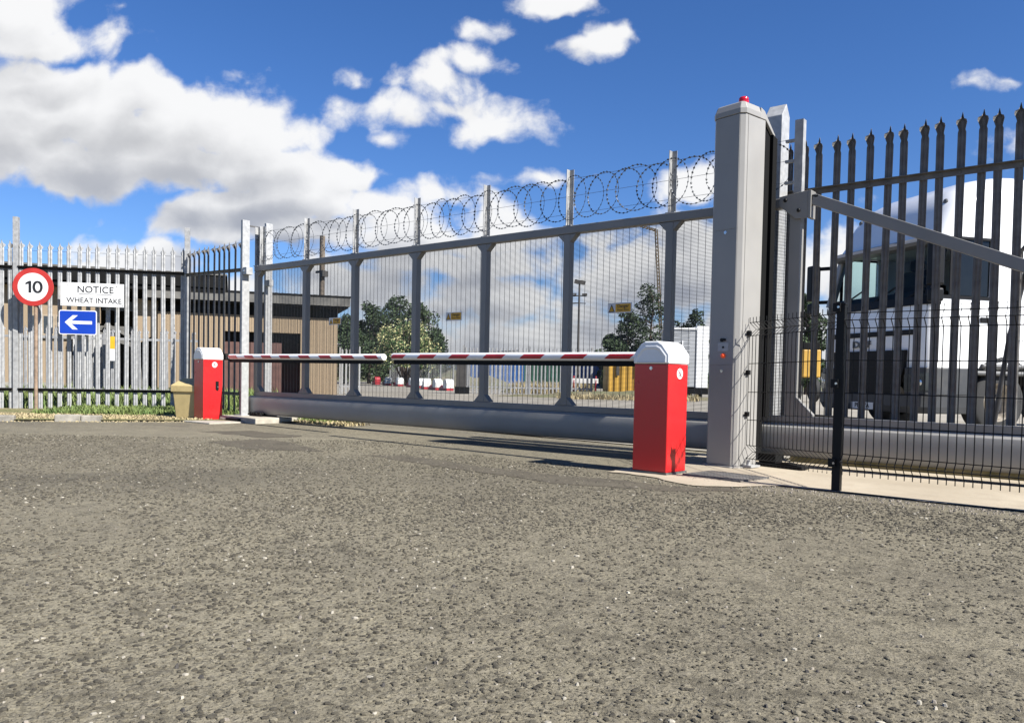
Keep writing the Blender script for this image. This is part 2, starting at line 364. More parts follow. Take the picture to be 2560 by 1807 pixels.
W = bpy.data.worlds.new('World'); S.world = W; W.use_nodes = True
def sky():
    # ---- node group: cloud density on a vertical chart of directions (right/forward, up/forward)
    g = bpy.data.node_groups.new('cloud_density', 'ShaderNodeTree')
    g.interface.new_socket('Vector', in_out='INPUT', socket_type='NodeSocketVector')
    g.interface.new_socket('Density', in_out='OUTPUT', socket_type='NodeSocketFloat')
    g.interface.new_socket('Coarse', in_out='OUTPUT', socket_type='NodeSocketFloat')
    gi = _n(g, 'NodeGroupInput'); go = _n(g, 'NodeGroupOutput'); L = g.links
    def mth(op, a, b=0., c=None, clamp=False):
        x = _n(g, 'ShaderNodeMath', operation=op); x.use_clamp = clamp
        for i, s in enumerate((a, b) + ((c,) if c is not None else ())):
            if isinstance(s, (int, float)): x.inputs[i].default_value = s
            else: L.new(s, x.inputs[i])
        return x.outputs[0]
    def vm(op, a, b=None, c=None):
        x = _n(g, 'ShaderNodeVectorMath', operation=op)
        for i, s in enumerate((a, b, c)):
            if s is None: continue
            if isinstance(s, tuple): x.inputs[i].default_value = s
            else: L.new(s, x.inputs[i])
        return x
    def nz(vec, sc, det, ro, out='Fac', lac=2.):
        n = _n(g, 'ShaderNodeTexNoise'); n.inputs['Scale'].default_value = sc; n.inputs['Detail'].default_value = det; n.inputs['Roughness'].default_value = ro
        n.inputs['Lacunarity'].default_value = lac; n.noise_dimensions = '2D'
        L.new(vec, n.inputs['Vector']); return n.outputs[out]
    P = gi.outputs[0]
    w1 = vm('SUBTRACT', nz(P, 7, 3, .55, 'Color'), (.5, .5, .5)).outputs[0]
    PW = vm('MULTIPLY_ADD', w1, (.062, .05, 0), P).outputs[0]
    blobs = [  # centre and radii in photograph-scale pixels of the chart, strength
        (10, 50, 140, 62, .85), (90, 105, 170, 36, .8), (225, 95, 80, 18, .4), (10, 110, 90, 36, .7),
        (40, 230, 130, 85, 1.1), (150, 200, 90, 50, 1.0), (335, 215, 70, 62, 1.05), (230, 300, 170, 90, 1.1), (430, 290, 150, 75, 1.1), (560, 320, 120, 55, 1.0), (60, 330, 160, 80, 1.1), (200, 385, 190, 50, 1.1), (400, 375, 230, 52, 1.1), (600, 375, 150, 48, 1.05), (650, 295, 40, 26, .5), (170, 425, 100, 22, .8),
        (430, 490, 90, 42, 1.0), (560, 475, 150, 42, 1.05), (700, 450, 130, 52, 1.05), (780, 400, 75, 42, 1.1), (860, 465, 110, 48, .9), (660, 520, 260, 30, .9),
        (950, 190, 90, 40, .74), (1060, 140, 85, 22, .55), (840, 245, 110, 34, .62), (780, 190, 40, 28, .45), (1120, 290, 100, 42, .76), (1010, 245, 80, 24, .45), (860, 310, 35, 18, .4),
        (1290, 105, 80, 34, .75), (1370, 80, 50, 20, .5), (1215, 8, 75, 28, .7), (1080, 72, 40, 16, .3),
        (1200, 405, 110, 18, .40), (1310, 380, 30, 14, .32), (1540, 425, 70, 46, .8), (960, 440, 110, 34, .5),
        (960, 540, 260, 62, .8), (1250, 530, 160, 28, .5), (1420, 630, 250, 66, .9), (1120, 670, 300, 55, .8), (1300, 790, 430, 70, .85), (800, 640, 300, 45, .7), (900, 780, 300, 55, .8), (1050, 600, 380, 36, .75), (1560, 560, 110, 75, .85),
        (300, 585, 120, 42, 1.0), (230, 605, 70, 32, .8), (420, 640, 240, 30, .8),
        (2230, 195, 70, 20, .45), (2270, 330, 110, 40, .5), (2150, 560, 260, 60, .55), (1980, 640, 220, 90, .75), (2300, 470, 110, 50, .62), (1850, 750, 280, 90, .75)]
    acc = None
    for (cx, cy, rx, ry, am) in blobs:
        cu = (cx - 1148) / 1785; hz = 845 + .0195 * (cx - 1148); cv = (hz - cy) / 1785
        d = vm('SUBTRACT', PW, (cu, cv, 0)).outputs[0]
        d = vm('MULTIPLY', d, (1785 / rx, 1785 / ry, 0)).outputs[0]
        l = vm('LENGTH', d).outputs['Value']
        e = mth('MULTIPLY_ADD', l, -am * .62, am)          # am*(1-.72 l)
        acc = e if acc is None else mth('SMOOTH_MAX', acc, e, .05)
    acc = mth('MAXIMUM', acc, -.35)
    f1 = nz(vm('MULTIPLY', PW, (1, 1.35, 1)).outputs[0], 9, 9, .58)
    f2 = nz(vm('ADD', P, (3.1, 1.7, .4)).outputs[0], 34, 6, .6)
    dn = mth('ADD', acc, mth('MULTIPLY', mth('SUBTRACT', f1, .5), 1.0))
    L.new(mth('ADD', acc, mth('MULTIPLY', mth('SUBTRACT', f1, .5), .9)), go.inputs[1])
    def billow(vec, sc):
        n = _n(g, 'ShaderNodeTexVoronoi', feature='SMOOTH_F1', voronoi_dimensions='2D'); n.inputs['Scale'].default_value = sc; n.inputs['Smoothness'].default_value = .35
        L.new(vec, n.inputs['Vector']); return n.outputs['Distance']
    PB = vm('MULTIPLY_ADD', vm('SUBTRACT', nz(P, 18, 3, .5, 'Color'), (.5, .5, .5)).outputs[0], (.03, .03, 0), PW).outputs[0]
    dn = mth('ADD', dn, mth('MULTIPLY', mth('SUBTRACT', .42, billow(PB, 15)), .42))
    dn = mth('ADD', dn, mth('MULTIPLY', mth('SUBTRACT', .42, billow(PB, 42)), .17))
    dn = mth('ADD', mth('ADD', dn, mth('MULTIPLY', mth('SUBTRACT', f2, .5), .28)), .02)
    L.new(dn, go.inputs[0])
    # ---- world
    nt = W.node_tree; nt.nodes.clear(); L = nt.links
    out = _n(nt, 'ShaderNodeOutputWorld'); bg = _n(nt, 'ShaderNodeBackground'); bg.inputs['Strength'].default_value = .052
    L.new(bg.outputs[0], out.inputs[0])
    st = _n(nt, 'ShaderNodeTexSky'); st.sky_type = 'NISHITA'; st.sun_disc = False; st.sun_elevation = SUN_EL; st.sun_rotation = PI / 2 - SUN_AZ
    st.altitude = 600; st.air_density = 1.; st.dust_density = .3; st.ozone_density = 2.2
    hs = _n(nt, 'ShaderNodeHueSaturation'); hs.inputs['Saturation'].default_value = 1.12; hs.inputs['Value'].default_value = 1.0
    tn = _n(nt, 'ShaderNodeMix', data_type='RGBA', blend_type='MULTIPLY'); tn.inputs[0].default_value = 1; tn.inputs[7].default_value = (.80, .915, 1.21, 1)
    L.new(st.outputs[0], tn.inputs[6]); L.new(tn.outputs[2], hs.inputs['Color'])
    tc = _n(nt, 'ShaderNodeTexCoord')
    def dot(v):
        x = _n(nt, 'ShaderNodeVectorMath', operation='DOT_PRODUCT'); L.new(tc.outputs['Generated'], x.inputs[0]); x.inputs[1].default_value = v; return x.outputs['Value']
    def m2(op, a, b=0., c=None, clamp=False):
        x = _n(nt, 'ShaderNodeMath', operation=op); x.use_clamp = clamp
        for i, s in enumerate((a, b) + ((c,) if c is not None else ())):
            if isinstance(s, (int, float)): x.inputs[i].default_value = s
            else: L.new(s, x.inputs[i])
        return x.outputs[0]
    dv_ = dot(tuple(VD)); fw = m2('MAXIMUM', m2('ABSOLUTE', dv_), .12)
    bk = _n(nt, 'ShaderNodeMapRange', interpolation_type='SMOOTHSTEP'); bk.inputs[1].default_value = -.15; bk.inputs[2].default_value = .25; bk.inputs[3].default_value = .28; L.new(dv_, bk.inputs[0])
    u = m2('DIVIDE', dot(tuple(LT)), fw); v = m2('DIVIDE', dot((0, 0, 1)), fw)
    cx = _n(nt, 'ShaderNodeCombineXYZ'); L.new(u, cx.inputs[0]); L.new(v, cx.inputs[1])
    def dens(off=None):
        gn = _n(nt, 'ShaderNodeGroup'); gn.node_tree = g
        if off:
            a = _n(nt, 'ShaderNodeVectorMath', operation='ADD'); L.new(cx.outputs[0], a.inputs[0]); a.inputs[1].default_value = off; L.new(a.outputs[0], gn.inputs[0])
        else: L.new(cx.outputs[0], gn.inputs[0])
        return gn
    d0 = dens().outputs[0]; g1 = dens((.008, .018, 0)); d1 = g1.outputs[0]; d2 = dens((.018, .06, 0)).outputs[1]; d1c = g1.outputs[1]
    al = _n(nt, 'ShaderNodeMapRange', interpolation_type='SMOOTHSTEP'); al.inputs[1].default_value = .12; al.inputs[2].default_value = .52
    L.new(d0, al.inputs[0])
    horizon = _n(nt, 'ShaderNodeMapRange'); horizon.inputs[1].default_value = -.02; horizon.inputs[2].default_value = .0
    L.new(v, horizon.inputs[0])
    alpha = m2('MULTIPLY', m2('MULTIPLY', al.outputs[0], bk.outputs[0]), horizon.outputs[0])
    # how much cloud lies above (towards the sun) decides how bright the cloud is here
    occ = m2('ADD', m2('ADD', m2('MULTIPLY', m2('MAXIMUM', d1, 0.), .28), m2('MULTIPLY', m2('MAXIMUM', d1c, 0.), .25)), m2('MULTIPLY', m2('MAXIMUM', d2, 0.), .72))
    lr = _n(nt, 'ShaderNodeMapRange', interpolation_type='SMOOTHSTEP'); lr.inputs[1].default_value = .25; lr.inputs[2].default_value = 1.28; lr.inputs[3].default_value = 1.; lr.inputs[4].default_value = 0.
    L.new(occ, lr.inputs[0])
    cc = _n(nt, 'ShaderNodeMix', data_type='RGBA'); cc.inputs[7].default_value = (8.4, 8.4, 8.4, 1)
    dk = _n(nt, 'ShaderNodeMix', data_type='RGBA'); dk.inputs[6].default_value = (2.5, 2.8, 3.6, 1); dk.inputs[7].default_value = (5.0, 5.05, 5.2, 1)
    lo = _n(nt, 'ShaderNodeMapRange'); lo.inputs[1].default_value = .12; lo.inputs[2].default_value = .28; L.new(v, lo.inputs[0]); L.new(lo.outputs[0], dk.inputs[0]); L.new(dk.outputs[2], cc.inputs[6])
    L.new(lr.outputs[0], cc.inputs[0])
    mx = _n(nt, 'ShaderNodeMix', data_type='RGBA'); L.new(m2('MULTIPLY', alpha, .97), mx.inputs[0]); L.new(hs.outputs[0], mx.inputs[6]); L.new(cc.outputs[2], mx.inputs[7])
    L.new(mx.outputs[2], bg.inputs[0])
    W.cycles.sampling_method = 'MANUAL'; W.cycles.sample_map_resolution = 512
sky()

# ------------------------------------------------------------------ ground
def sheet(name, pts, z, m, ragged=0., step=.25, kind='structure', label=None):
    out = []
    n = len(pts)
    for i in range(n):
        a = Vector(pts[i]); b = Vector(pts[(i + 1) % n]); k = max(1, int((b - a).length / step)) if ragged else 1
        nrm = Vector((-(b - a).y, (b - a).x)).normalized() if (b - a).length else Vector((0, 0))
        for t in range(k):
            p = a.lerp(b, t / k)
            if ragged: p = p + nrm * (mnoise.noise(Vector((p.x * 2.3, p.y * 2.3, 3))) + .5 * mnoise.noise(Vector((p.x * 9, p.y * 9, 8)))) * ragged
            out.append((p.x, p.y, z))
    me = bpy.data.meshes.new(name); me.from_pydata(out, [], [tuple(range(len(out)))])
    bm = bmesh.new(); bm.from_mesh(me); bmesh.ops.triangulate(bm, faces=bm.faces)
    for f in bm.faces:
        if f.normal.z < 0: f.normal_flip()
    bm.to_mesh(me); bm.free(); me.materials.append(m)
    o = bpy.data.objects.new(name, me); COL.objects.link(o); o['kind'] = kind
    if label: o['label'] = label
    return o
# wide land to the horizon, then the forecourt road as a gently uneven sheet on top
sheet('ground', [(-2500, -2500), (2500, -2500), (2500, 2500), (-2500, 2500)], -.06, M['g_field'])
def road():
    bm = bmesh.new(); x0, x1, y0, y1 = -40, 22, -30, 60; xs = []; ys = []
    def grid(a, b, lo, hi, fine, coarse):
        r = []; t = a
        while t < b: r.append(t); t += fine if lo < t < hi else coarse
        r.append(b); return r
    xs = grid(x0, x1, -14, 4, .25, 2.); ys = grid(y0, y1, -1, 9, .25, 2.)
    vs = [[bm.verts.new((x, y, (.0015 * mnoise.noise(Vector((x * .6, y * .6, 0))) - .0015))) for x in xs] for y in ys]
    for j in range(len(ys) - 1):
        for i in range(len(xs) - 1): bm.faces.new((vs[j][i], vs[j][i + 1], vs[j + 1][i + 1], vs[j + 1][i]))
    me = bpy.data.meshes.new('road'); bm.to_mesh(me); bm.free(); me.materials.append(M['g_asphalt'])
    me.polygons.foreach_set('use_smooth', [True] * len(me.polygons))
    o = bpy.data.objects.new('road', me); COL.objects.link(o); o['kind'] = 'structure'
road()
sheet('yard', [(-10.2, 8.3), (-3.0, 7.75), (8, 7.75), (14, 30), (0, 70), (-60, 75), (-62, 48), (-23.5, 17.6), (-16, 13)], .010, M['g_yard'])
sheet('verge', [(-18.5, -6), (-12.55, 4.04), (-11.98, 4.85), (-11.35, 5.75), (-10.95, 6.35), (-10.1, 7.05), (-9.5, 8.6), (-16, 13.2), (-23, 18), (-29, 9), (-27, -6)], .022, M['g_verge'], .06)
sheet('apron', [(-3.44, 5.45), (-3.0, 5.43), (-2.55, 5.18), (-2.3, 5.36), (-2.1, 5.70), (-1.6, 5.665), (6, 5.60), (6, 7.5), (-3.6, 7.5), (-3.5, 6.4)], .006, M['g_concrete'], .06, .04)
sheet('road_patch', [(-5.75, 4.84), (-5.5, 5.13), (-4.3, 4.98), (-3.5, 5.0), (-2.9, 5.12), (-2.5, 5.12), (-2.38, 5.34), (-2.2, 5.22), (-2.6, 4.82), (-3.3, 4.6), (-4.5, 4.72)], .0012, M['g_patch'], .07, .05)
sheet('road_patch', [(-7.83, 4.5), (-7.82, 5.13), (-6.8, 5.02), (-6.2, 4.75), (-6.88, 4.38)], .0012, M['g_patch'], .10, .05)
sheet('road_patch', [(-9.3, 5.2), (-9.0, 5.75), (-7.9, 5.72), (-7.95, 5.25)], .0012, M['g_patch'], .12, .05)

# ------------------------------------------------------------------ pales
def pale_mesh(name, H, w=.072, d=.018, t=.003, m='galv'):
    """W-section pale with a spearhead and two splayed ears"""
    cols = [-.5, -.24, 0, .24, .5]; dep = [0, d * .9, .25 * d, d * .9, 0]
    rows = [(0, 1, 0), (H - .17, 1, 0), (H - .148, .80, .002), (H - .122, 1.02, .012), (H - .097, 1.30, .028), (H - .075, 1.16, .034), (H - .058, .46, .012), (H - .038, .27, .0), (H, .02, 0)]
    F = []; B = []
    for z, s, out in rows:
        for c, dd in zip(cols, dep):
            e = out if abs(c) > .4 else 0
            F.append((c * w * s, -dd + e * 1.2, z)); B.append((c * w * s, -dd + t + e * 1.2, z))
    n = 5; m_ = len(rows); mb = MB(); off = len(F); f = []
    for i in range(m_ - 1):
        for j in range(n - 1):
            a = i * n + j
            f.append((a, a + 1, a + n + 1, a + n)); f.append((off + a + n, off + a + n + 1, off + a + 1, off + a))
        for j in (0, n - 1):
            a = i * n + j; f.append((a, a + n, off + a + n, off + a))
    mb.poly(F + B, f)
    o = mb.build(name, M[m], fix=False)
    me = o.data; bpy.data.objects.remove(o); return me
def palisade(name, label, a, b, n, H, zr, posts, mt, rail_m, group, post_h=3.4, flip=False, z0=.02, first=.5, rails_to=None, tilt=0.01, back_rail=True):
    """fence from a to b (2-D), n pales, rails at heights zr"""
    a = Vector((*a, 0)); b = Vector((*b, 0)); d = b - a; Lg = d.length; ang = math.atan2(d.y, d.x)
    t = thing(name, label, 'fence', a, ang, group)
    me = pale_mesh('pale', H - z0, w=.064 if flip else .066, d=.012, m=mt)
    sgn = 1 if not flip else -1
    for i in range(n):
        o = bpy.data.objects.new('pale', me); COL.objects.link(o); o.parent = t
        o.location = (Lg * (i + first) / n, -.004 * sgn if not flip else .004, z0 + R_.uniform(-.012, .012)); o.rotation_euler = (R_.uniform(-tilt, tilt) * .5, R_.uniform(-tilt, tilt) * .6, PI if flip else R_.uniform(-.03, .03))
    for (za, zb) in zr:
        mb = MB()
        # angle-section rail behind the pales
        for (u0, u1, v0, v1) in ((.004 * 1, .010, -.028, .028), (.010, .048, .022, .028)):
            y0, y1 = (u0, u1) if not flip else (-u1, -u0)
            mb.poly([(-.02, y0, za + v0), (Lg + .02, y0, zb + v0), (Lg + .02, y1, zb + v0), (-.02, y1, za + v0), (-.02, y0, za + v1), (Lg + .02, y0, zb + v1), (Lg + .02, y1, zb + v1), (-.02, y1, za + v1)],
                    [(0, 3, 2, 1), (4, 5, 6, 7), (0, 1, 5, 4), (1, 2, 6, 5), (2, 3, 7, 6), (3, 0, 4, 7)])
        for i in range(n):  # bolt heads
            x = Lg * (i + first) / n; z = za + (zb - za) * x / Lg
            yy = (.010, .018) if not flip else (-.018, -.010)
            mb.cyl((x, yy[0], z), (x, yy[1], z), .012, 8)
        mb.build('rail', M[rail_m], t)
    for x, h, w, dp in posts:
        mb = MB(); y0, y1 = (.012, .012 + dp) if not flip else (-.012 - dp, -.012)
        mb.box(x - w / 2, x + w / 2, y0, y1, 0, h)
        mb.build('post', M[mt], t, bevel=.004)
    return t
A0 = (-15.887, 5.418); C0 = (-14.003, 7.604)
dv = Vector((C0[0] - A0[0], C0[1] - A0[1])).normalized()
# long lit run at the left, started beyond the frame
E0 = (A0[0] - dv.x * 2.886, A0[1] - dv.y * 2.886)
FL = thing('palisade_fence', 'pale galvanised palisade fence with three sunlit bays of spiked pales behind the road signs', 'fence', (*E0, 0), math.atan2(dv.y, dv.x), 'steel palisade fences')
me = pale_mesh('pale', 2.99, w=.076, d=.012)
for i in range(36):
    if i in (17.5,): continue
    x = 2.886 * 2 * (i + .5) / 36
    o = bpy.data.objects.new('pale', me); COL.objects.link(o); o.parent = FL
    o.location = (x, -.004, .02 + R_.uniform(-.012, .012)); o.rotation_euler = (R_.uniform(-.004, .004), R_.uniform(-.006, .006), R_.uniform(-.05, .05))
for z in (2.53, .36):
    mb = MB()
    for xa, xb in ((.05, 2.846), (2.936, 5.735)):
        mb.box(xa, xb, -.034, -.028, z - .026, z + .026); mb.box(xa, xb, -.075, -.035, z + .018, z + .026)
        for i in range(18):
            x = 2.886 * (i + .5) / 18 + (0 if xa < 1 else 2.886); mb.cyl((x, -.0345, z - .005), (x, -.043, z - .005), .011, 8)
    mb.build('rail', M['rail_dark'], FL)
for x in (0, 2.886, 2.886 * 2):
    MB().box(x - .035 if x else -.05, x + .045, -.05, .055, 0, 3.4 + (.02 if x < 5 else -.03)).build('post', M['galv'], FL, bevel=.004)
mb = MB(); mb.tube([(0, .02, 2.86), (2.9, .02, 2.84), (5.77, .02, 2.85)], .003, 5); mb.build('plain_wire', M['razor'], FL)
# shaded return run up to the gate post
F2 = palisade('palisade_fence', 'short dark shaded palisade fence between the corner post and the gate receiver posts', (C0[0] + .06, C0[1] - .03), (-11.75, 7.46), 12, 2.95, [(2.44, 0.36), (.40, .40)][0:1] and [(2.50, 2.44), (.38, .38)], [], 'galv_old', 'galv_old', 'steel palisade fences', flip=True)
mb = MB(); mb.tube([(0, .02, 2.86), (2.3, .02, 2.93)], .003, 5); mb.build('plain_wire', M['razor'], F2)
# right-hand dark run behind the gate tail
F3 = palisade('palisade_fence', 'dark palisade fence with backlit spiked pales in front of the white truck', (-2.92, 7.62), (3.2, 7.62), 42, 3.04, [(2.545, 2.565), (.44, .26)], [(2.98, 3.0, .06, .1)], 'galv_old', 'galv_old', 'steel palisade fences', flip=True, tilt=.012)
# low inner fence in front of the old building
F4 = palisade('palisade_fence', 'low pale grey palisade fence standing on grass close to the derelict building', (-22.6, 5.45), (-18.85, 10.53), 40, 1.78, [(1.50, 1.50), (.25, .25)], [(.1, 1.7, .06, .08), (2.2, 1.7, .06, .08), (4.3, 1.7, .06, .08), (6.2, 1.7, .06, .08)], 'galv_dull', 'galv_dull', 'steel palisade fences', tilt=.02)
# stacked loose sheets leaning on it
t = thing('metal_sheet_stack', 'grey corrugated metal sheets leaning upright behind the low palisade fence', 'sheets', (-20.75, 8.35, 0), math.atan2(5.08, 3.75))
for k, (x0, x1, h) in enumerate(((-.05, .30, 1.55), (.33, .62, 1.62), (.65, .98, 1.5))):
    mb = MB(); pts = []
    n = 9
    for i in range(n):
        x = x0 + (x1 - x0) * i / (n - 1); pts.append((x, .12 + .03 * (i % 2) + .02 * k))
    ol = pts + [(x, y + .004) for x, y in reversed(pts)]
    mb.prism(ol, 'z', 0, h); mb.build('sheet', M['galv_bright'], t)

# ------------------------------------------------------------------ road signs on the left fence
angL = math.atan2(dv.y, dv.x)
t = thing('speed_limit_sign', 'round white 10 speed limit sign with red border on a brown pole', 'sign', (-15.335, 5.555, 0), angL)
MB().cyl((0, -.03, -.02), (0, -.03, 2.35), .030, 14).build('pole', M['rust_pole'], t, smooth=True)
mb = MB()
mb.cur = 0; mb.lathe([(0, -.075), (.245, -.075), (.245, -.073)], (-.03, 0, 2.155), 48, 'y')
mb.cur = 1; mb.lathe([(.245, -.0752), (.327, -.0752), (.330, -.072), (.330, -.062), (0, -.062)], (-.03, 0, 2.155), 48, 'y')
mb.build('sign_plate', [M['sign_white'], M['sign_red']], t, smooth=True)
mb = MB(); zc = 2.155
mb.prism([(-.100, zc - .098), (-.100, zc + .058), (-.150, zc + .040), (-.150, zc + .068), (-.093, zc + .105), (-.057, zc + .105), (-.057, zc - .098)], 'y', -.0785, -.0762)
n = 28
oo = [(.045 + .082 * math.copysign(abs(math.cos(2 * PI * q / n)) ** .85, math.cos(2 * PI * q / n)), zc + .003 + .106 * math.sin(2 * PI * q / n)) for q in range(n)]
ii = [(.045 + .040 * math.cos(2 * PI * q / n), zc + .003 + .072 * math.sin(2 * PI * q / n)) for q in range(n)]
for q in range(n):
    k = (q + 1) % n; mb.prism([oo[q], oo[k], ii[k], ii[q]], 'y', -.0785, -.0762)
mb.build('lettering', M['sign_black'], t)
MB().box(-.11, .05, -.062, -.056, 2.0, 2.04).box(-.11, .05, -.062, -.056, 2.28, 2.32).build('clamp', M['galv_old'], t)

def fence_sign(name, label, p0, p1, z0, z1, mname):
    a = Vector((*p0, 0)); b = Vector((*p1, 0)); d = b - a
    t = thing(name, label, 'sign', a.lerp(b, .5), math.atan2(d.y, d.x)); return t, d.length
t, w = fence_sign('notice_sign', 'white rectangular NOTICE WHEAT INTAKE board fixed to the fence', (-15.204, 5.912), (-14.535, 6.716), 0, 0, '')
MB().box(-w / 2, w / 2, -.055, -.05, 1.862, 2.275).build('sign_plate', M['sign_white'], t, bevel=.001)
text_mesh('NOTICE', .165, 'lettering', M['sign_black'], t, (.05, -.0565, 2.155), FRONT, .0015, .98, 1.04)
MB().box(-.22, .32, -.0565, -.0555, 2.075, 2.083).build('underline', M['sign_black'], t)
text_mesh('WHEAT INTAKE', .128, 'lettering', M['sign_black'], t, (.03, -.0565, 1.962), FRONT, .001, .98, 1.0)
mb = MB()
for x, z in ((-.4, 2.225), (.4, 2.225), (-.5, 1.885), (.5, 1.885)): mb.cyl((x, -.055, z), (x, -.058, z), .009, 8)
mb.build('screw', M['truck_grey'], t)
t, w = fence_sign('arrow_sign', 'blue rectangular sign with white arrow pointing left below the notice board', (-15.222, 5.897), (-14.804, 6.368), 0, 0, '')
mb = MB(); w2 = w / 2; zc = 1.57; hh = .216; r = .035
def rr(w_, h_, r_, n=5):
    o = []
    for cx_, cz_, a0 in ((w_ - r_, h_ - r_, 0), (-w_ + r_, h_ - r_, 90), (-w_ + r_, -h_ + r_, 180), (w_ - r_, -h_ + r_, 270)):
        for k in range(n): a = rad(a0 + 90 * k / (n - 1)); o.append((cx_ + r_ * math.cos(a), zc + cz_ + r_ * math.sin(a)))
    return o
mb.prism(rr(w2, hh, r), 'y', -.064, -.058); mb.build('sign_plate', M['sign_white'], t)
MB().prism(rr(w2 - .016, hh - .016, .025), 'y', -.0665, -.0642).build('sign_face', M['sign_blue'], t)
ar = [(-.225, 0), (-.02, .115), (-.11, 0.115)]
mb = MB()
mb.prism([(-.215, zc), (-.085, zc + .125), (.0, zc + .125), (-.105, zc + .028), (.235, zc + .028), (.235, zc - .028), (-.105, zc - .028), (.0, zc - .125), (-.085, zc - .125)], 'y', -.0685, -.0668)
mb.build('arrow', M['sign_white'], t)
# small yellow/white notice on the inner fence
t = thing('warning_notice', 'small yellow and white notice on the low inner palisade fence', 'sign', (-19.87, 8.90, 0), math.atan2(5.08, 3.75))
MB().box(-.13, .13, -.04, -.035, 1.25, 1.55).build('yellow_panel', M['sign_yellow'], t); MB().box(-.13, .13, -.04, -.035, .96, 1.246).build('white_panel', M['sign_white'], t)

# ------------------------------------------------------------------ barriers
def barrier(label, loc, sx, sy, hb, ht, arm_a, arm_b, za, zb, s0, slot, rz=0.):
    t = thing('barrier', label, 'barrier', (*loc, 0), rz, 'red rising arm barriers')
    MB().box(-.008, sx + .008, -.008, sy + .008, 0, .022).build('base_plate', M['galv_old'], t)
    body = MB().box(0, sx, 0, sy, .022, hb - .003).build('cabinet', M['red'], t, bevel=.006)
    mb = MB(); e = .008; c = .105; h1 = hb + (ht - hb) * .42
    ol = [(-e, hb), (sx + e, hb), (sx + e, h1), (sx - c * .55, ht - .022), (sx - c * .95, ht), (c * .95, ht), (c * .55, ht - .022), (-e, h1)]
    mb.prism(ol, 'y', -e, sy + e)
    mb.build('hood', M['white'], t, bevel=.012, seg=3)
    # recessed end panel: raised rim with a sunken field
    mb = MB(); cx_ = sx / 2; ins = .022
    def inset(k): return [(cx_ + (x - cx_) * (1 - k / (sx / 2)), hb + .012 + (z - hb - .012) * (1 - k / .12) if z > hb + .01 else hb + .012) for x, z in ol]
    o1 = inset(.020); o2 = inset(.030); o3 = inset(.034)
    mb.loft([[(x, -e - .0005, z) for x, z in o1], [(x, -e - .0055, z) for x, z in o2], [(x, -e - .0055, z) for x, z in inset(.038)], [(x, -e + .0, z) for x, z in inset(.046)]], cap=False)
    mb.build('hood_rim', M['white'], t)
    mb = MB(); mb.cyl((sx * .5, 0, hb - .035), (sx * .5, -.006, hb - .035), .014, 16); mb.cyl((sx * .5, -.006, hb - .035), (sx * .5, -.009, hb - .035), .009, 12)
    mb.build('lock', M['chrome'], t, smooth=True)
    MB().box(sx, sx + .0015, .006, sy * .40, .03, hb - .008).build('door_panel', M['red'], t)
    # round no-pedestrian sticker on the lit side
    zs = hb - .075; ys = sy * .58
    st = MB().cyl((sx + .0005, ys, zs), (sx + .0015, ys, zs), .043, 28).build('sticker', M['sign_white'], t)
    mb = MB(); x = sx + .0016; x2 = x + .0006
    mb.cyl((x, ys, zs + .024), (x2, ys, zs + .024), .0065, 10)
    for q in ([(0, .015), (-.003, -.004)], [(0, .002), (-.010, -.026)], [(0, .002), (.008, -.028)], [(0, .012), (.010, -.004)], [(0, .012), (-.011, .002)]):
        (y0, z0), (y1, z1) = q; mb.bar((x + .0003, ys + y0, zs + z0), (x + .0003, ys + y1, zs + z1), .0006, .0055, up=(0, 1, 0))
    mb.build('walking_figure', M['sign_black'], st)
    mb = MB(); mb.bar((x + .0012, ys - .028, zs + .028), (x + .0012, ys + .028, zs - .028), .0006, .005, up=(0, 1, 0)); mb.build('slash', M['sign_red'], st)
    if slot:
        mb = MB(); yb = sy * .70; mb.prism([(yb - .022, .47), (yb + .022, .45), (yb + .03, .48), (yb + .03, .60), (yb - .022, .60)], 'x', sx + .0005, sx + .004); hd = mb.build('access_slot', M['truck_black'], t)
        MB().cyl((sx + .004, yb + .012, .515), (sx + .012, yb + .012, .515), .007, 10).build('key', M['chrome'], hd)
    # arm: built along local X from its pivot
    Ri = Matrix.Rotation(-rz, 3, 'Z'); a = Ri @ (Vector((*arm_a, za)) - Vector((*loc, 0))); b = Ri @ (Vector((*arm_b, zb)) - Vector((*loc, 0))); d = b - a; Lg = d.length
    arm = MB()
    r = .040
    prof = [(r * 1.0 * math.cos(k * 2 * PI / 24), r * 1.02 * math.sin(k * 2 * PI / 24)) for k in range(24)]
    rings = [[(x, y * s, z * s) for y, z in prof] for x, s in ((-.12, 1), (Lg - .012, 1), (Lg - .004, .96), (Lg, .85))]
    arm.loft(rings)
    ao = arm.build('arm', M['arm_white'], t, smooth=True)
    ao.location = a; ao.rotation_euler = (0, -math.asin(d.z / Lg), math.atan2(d.y, d.x))
    # +Y local of a left-pointing arm is the side away from or towards the camera depending on direction
    fs = 1 if d.x < 0 else -1
    s = s0
    while s < Lg - .05:
        mb = MB(); e1 = min(s + .262, Lg - .014); na = 6
        def P(ss, th):
            return (min(ss - (th - rad(3)) / rad(60) * .055, Lg - .012), fs * (r + .0012) * math.cos(th), (r * 1.02 + .0012) * math.sin(th))
        for q in range(na):
            t0 = rad(-27 + 60 * q / na); t1 = rad(-27 + 60 * (q + 1) / na)
            mb.poly([P(s, t0), P(e1, t0), P(e1, t1), P(s, t1)], [(0, 1, 2, 3)])
        mb.build('reflective_stripe', M['stripe'], ao, smooth=True)
        s += .4965
    MB().box(.05, Lg - .03, -.016, .016, -.082, -.036).build('rubber_skirt', M['rubber'], ao, bevel=.003)
    MB().box(-.13, .05, -.05, .05, -.05, .05).build('arm_clamp', M['black'], ao, bevel=.004)
    return t
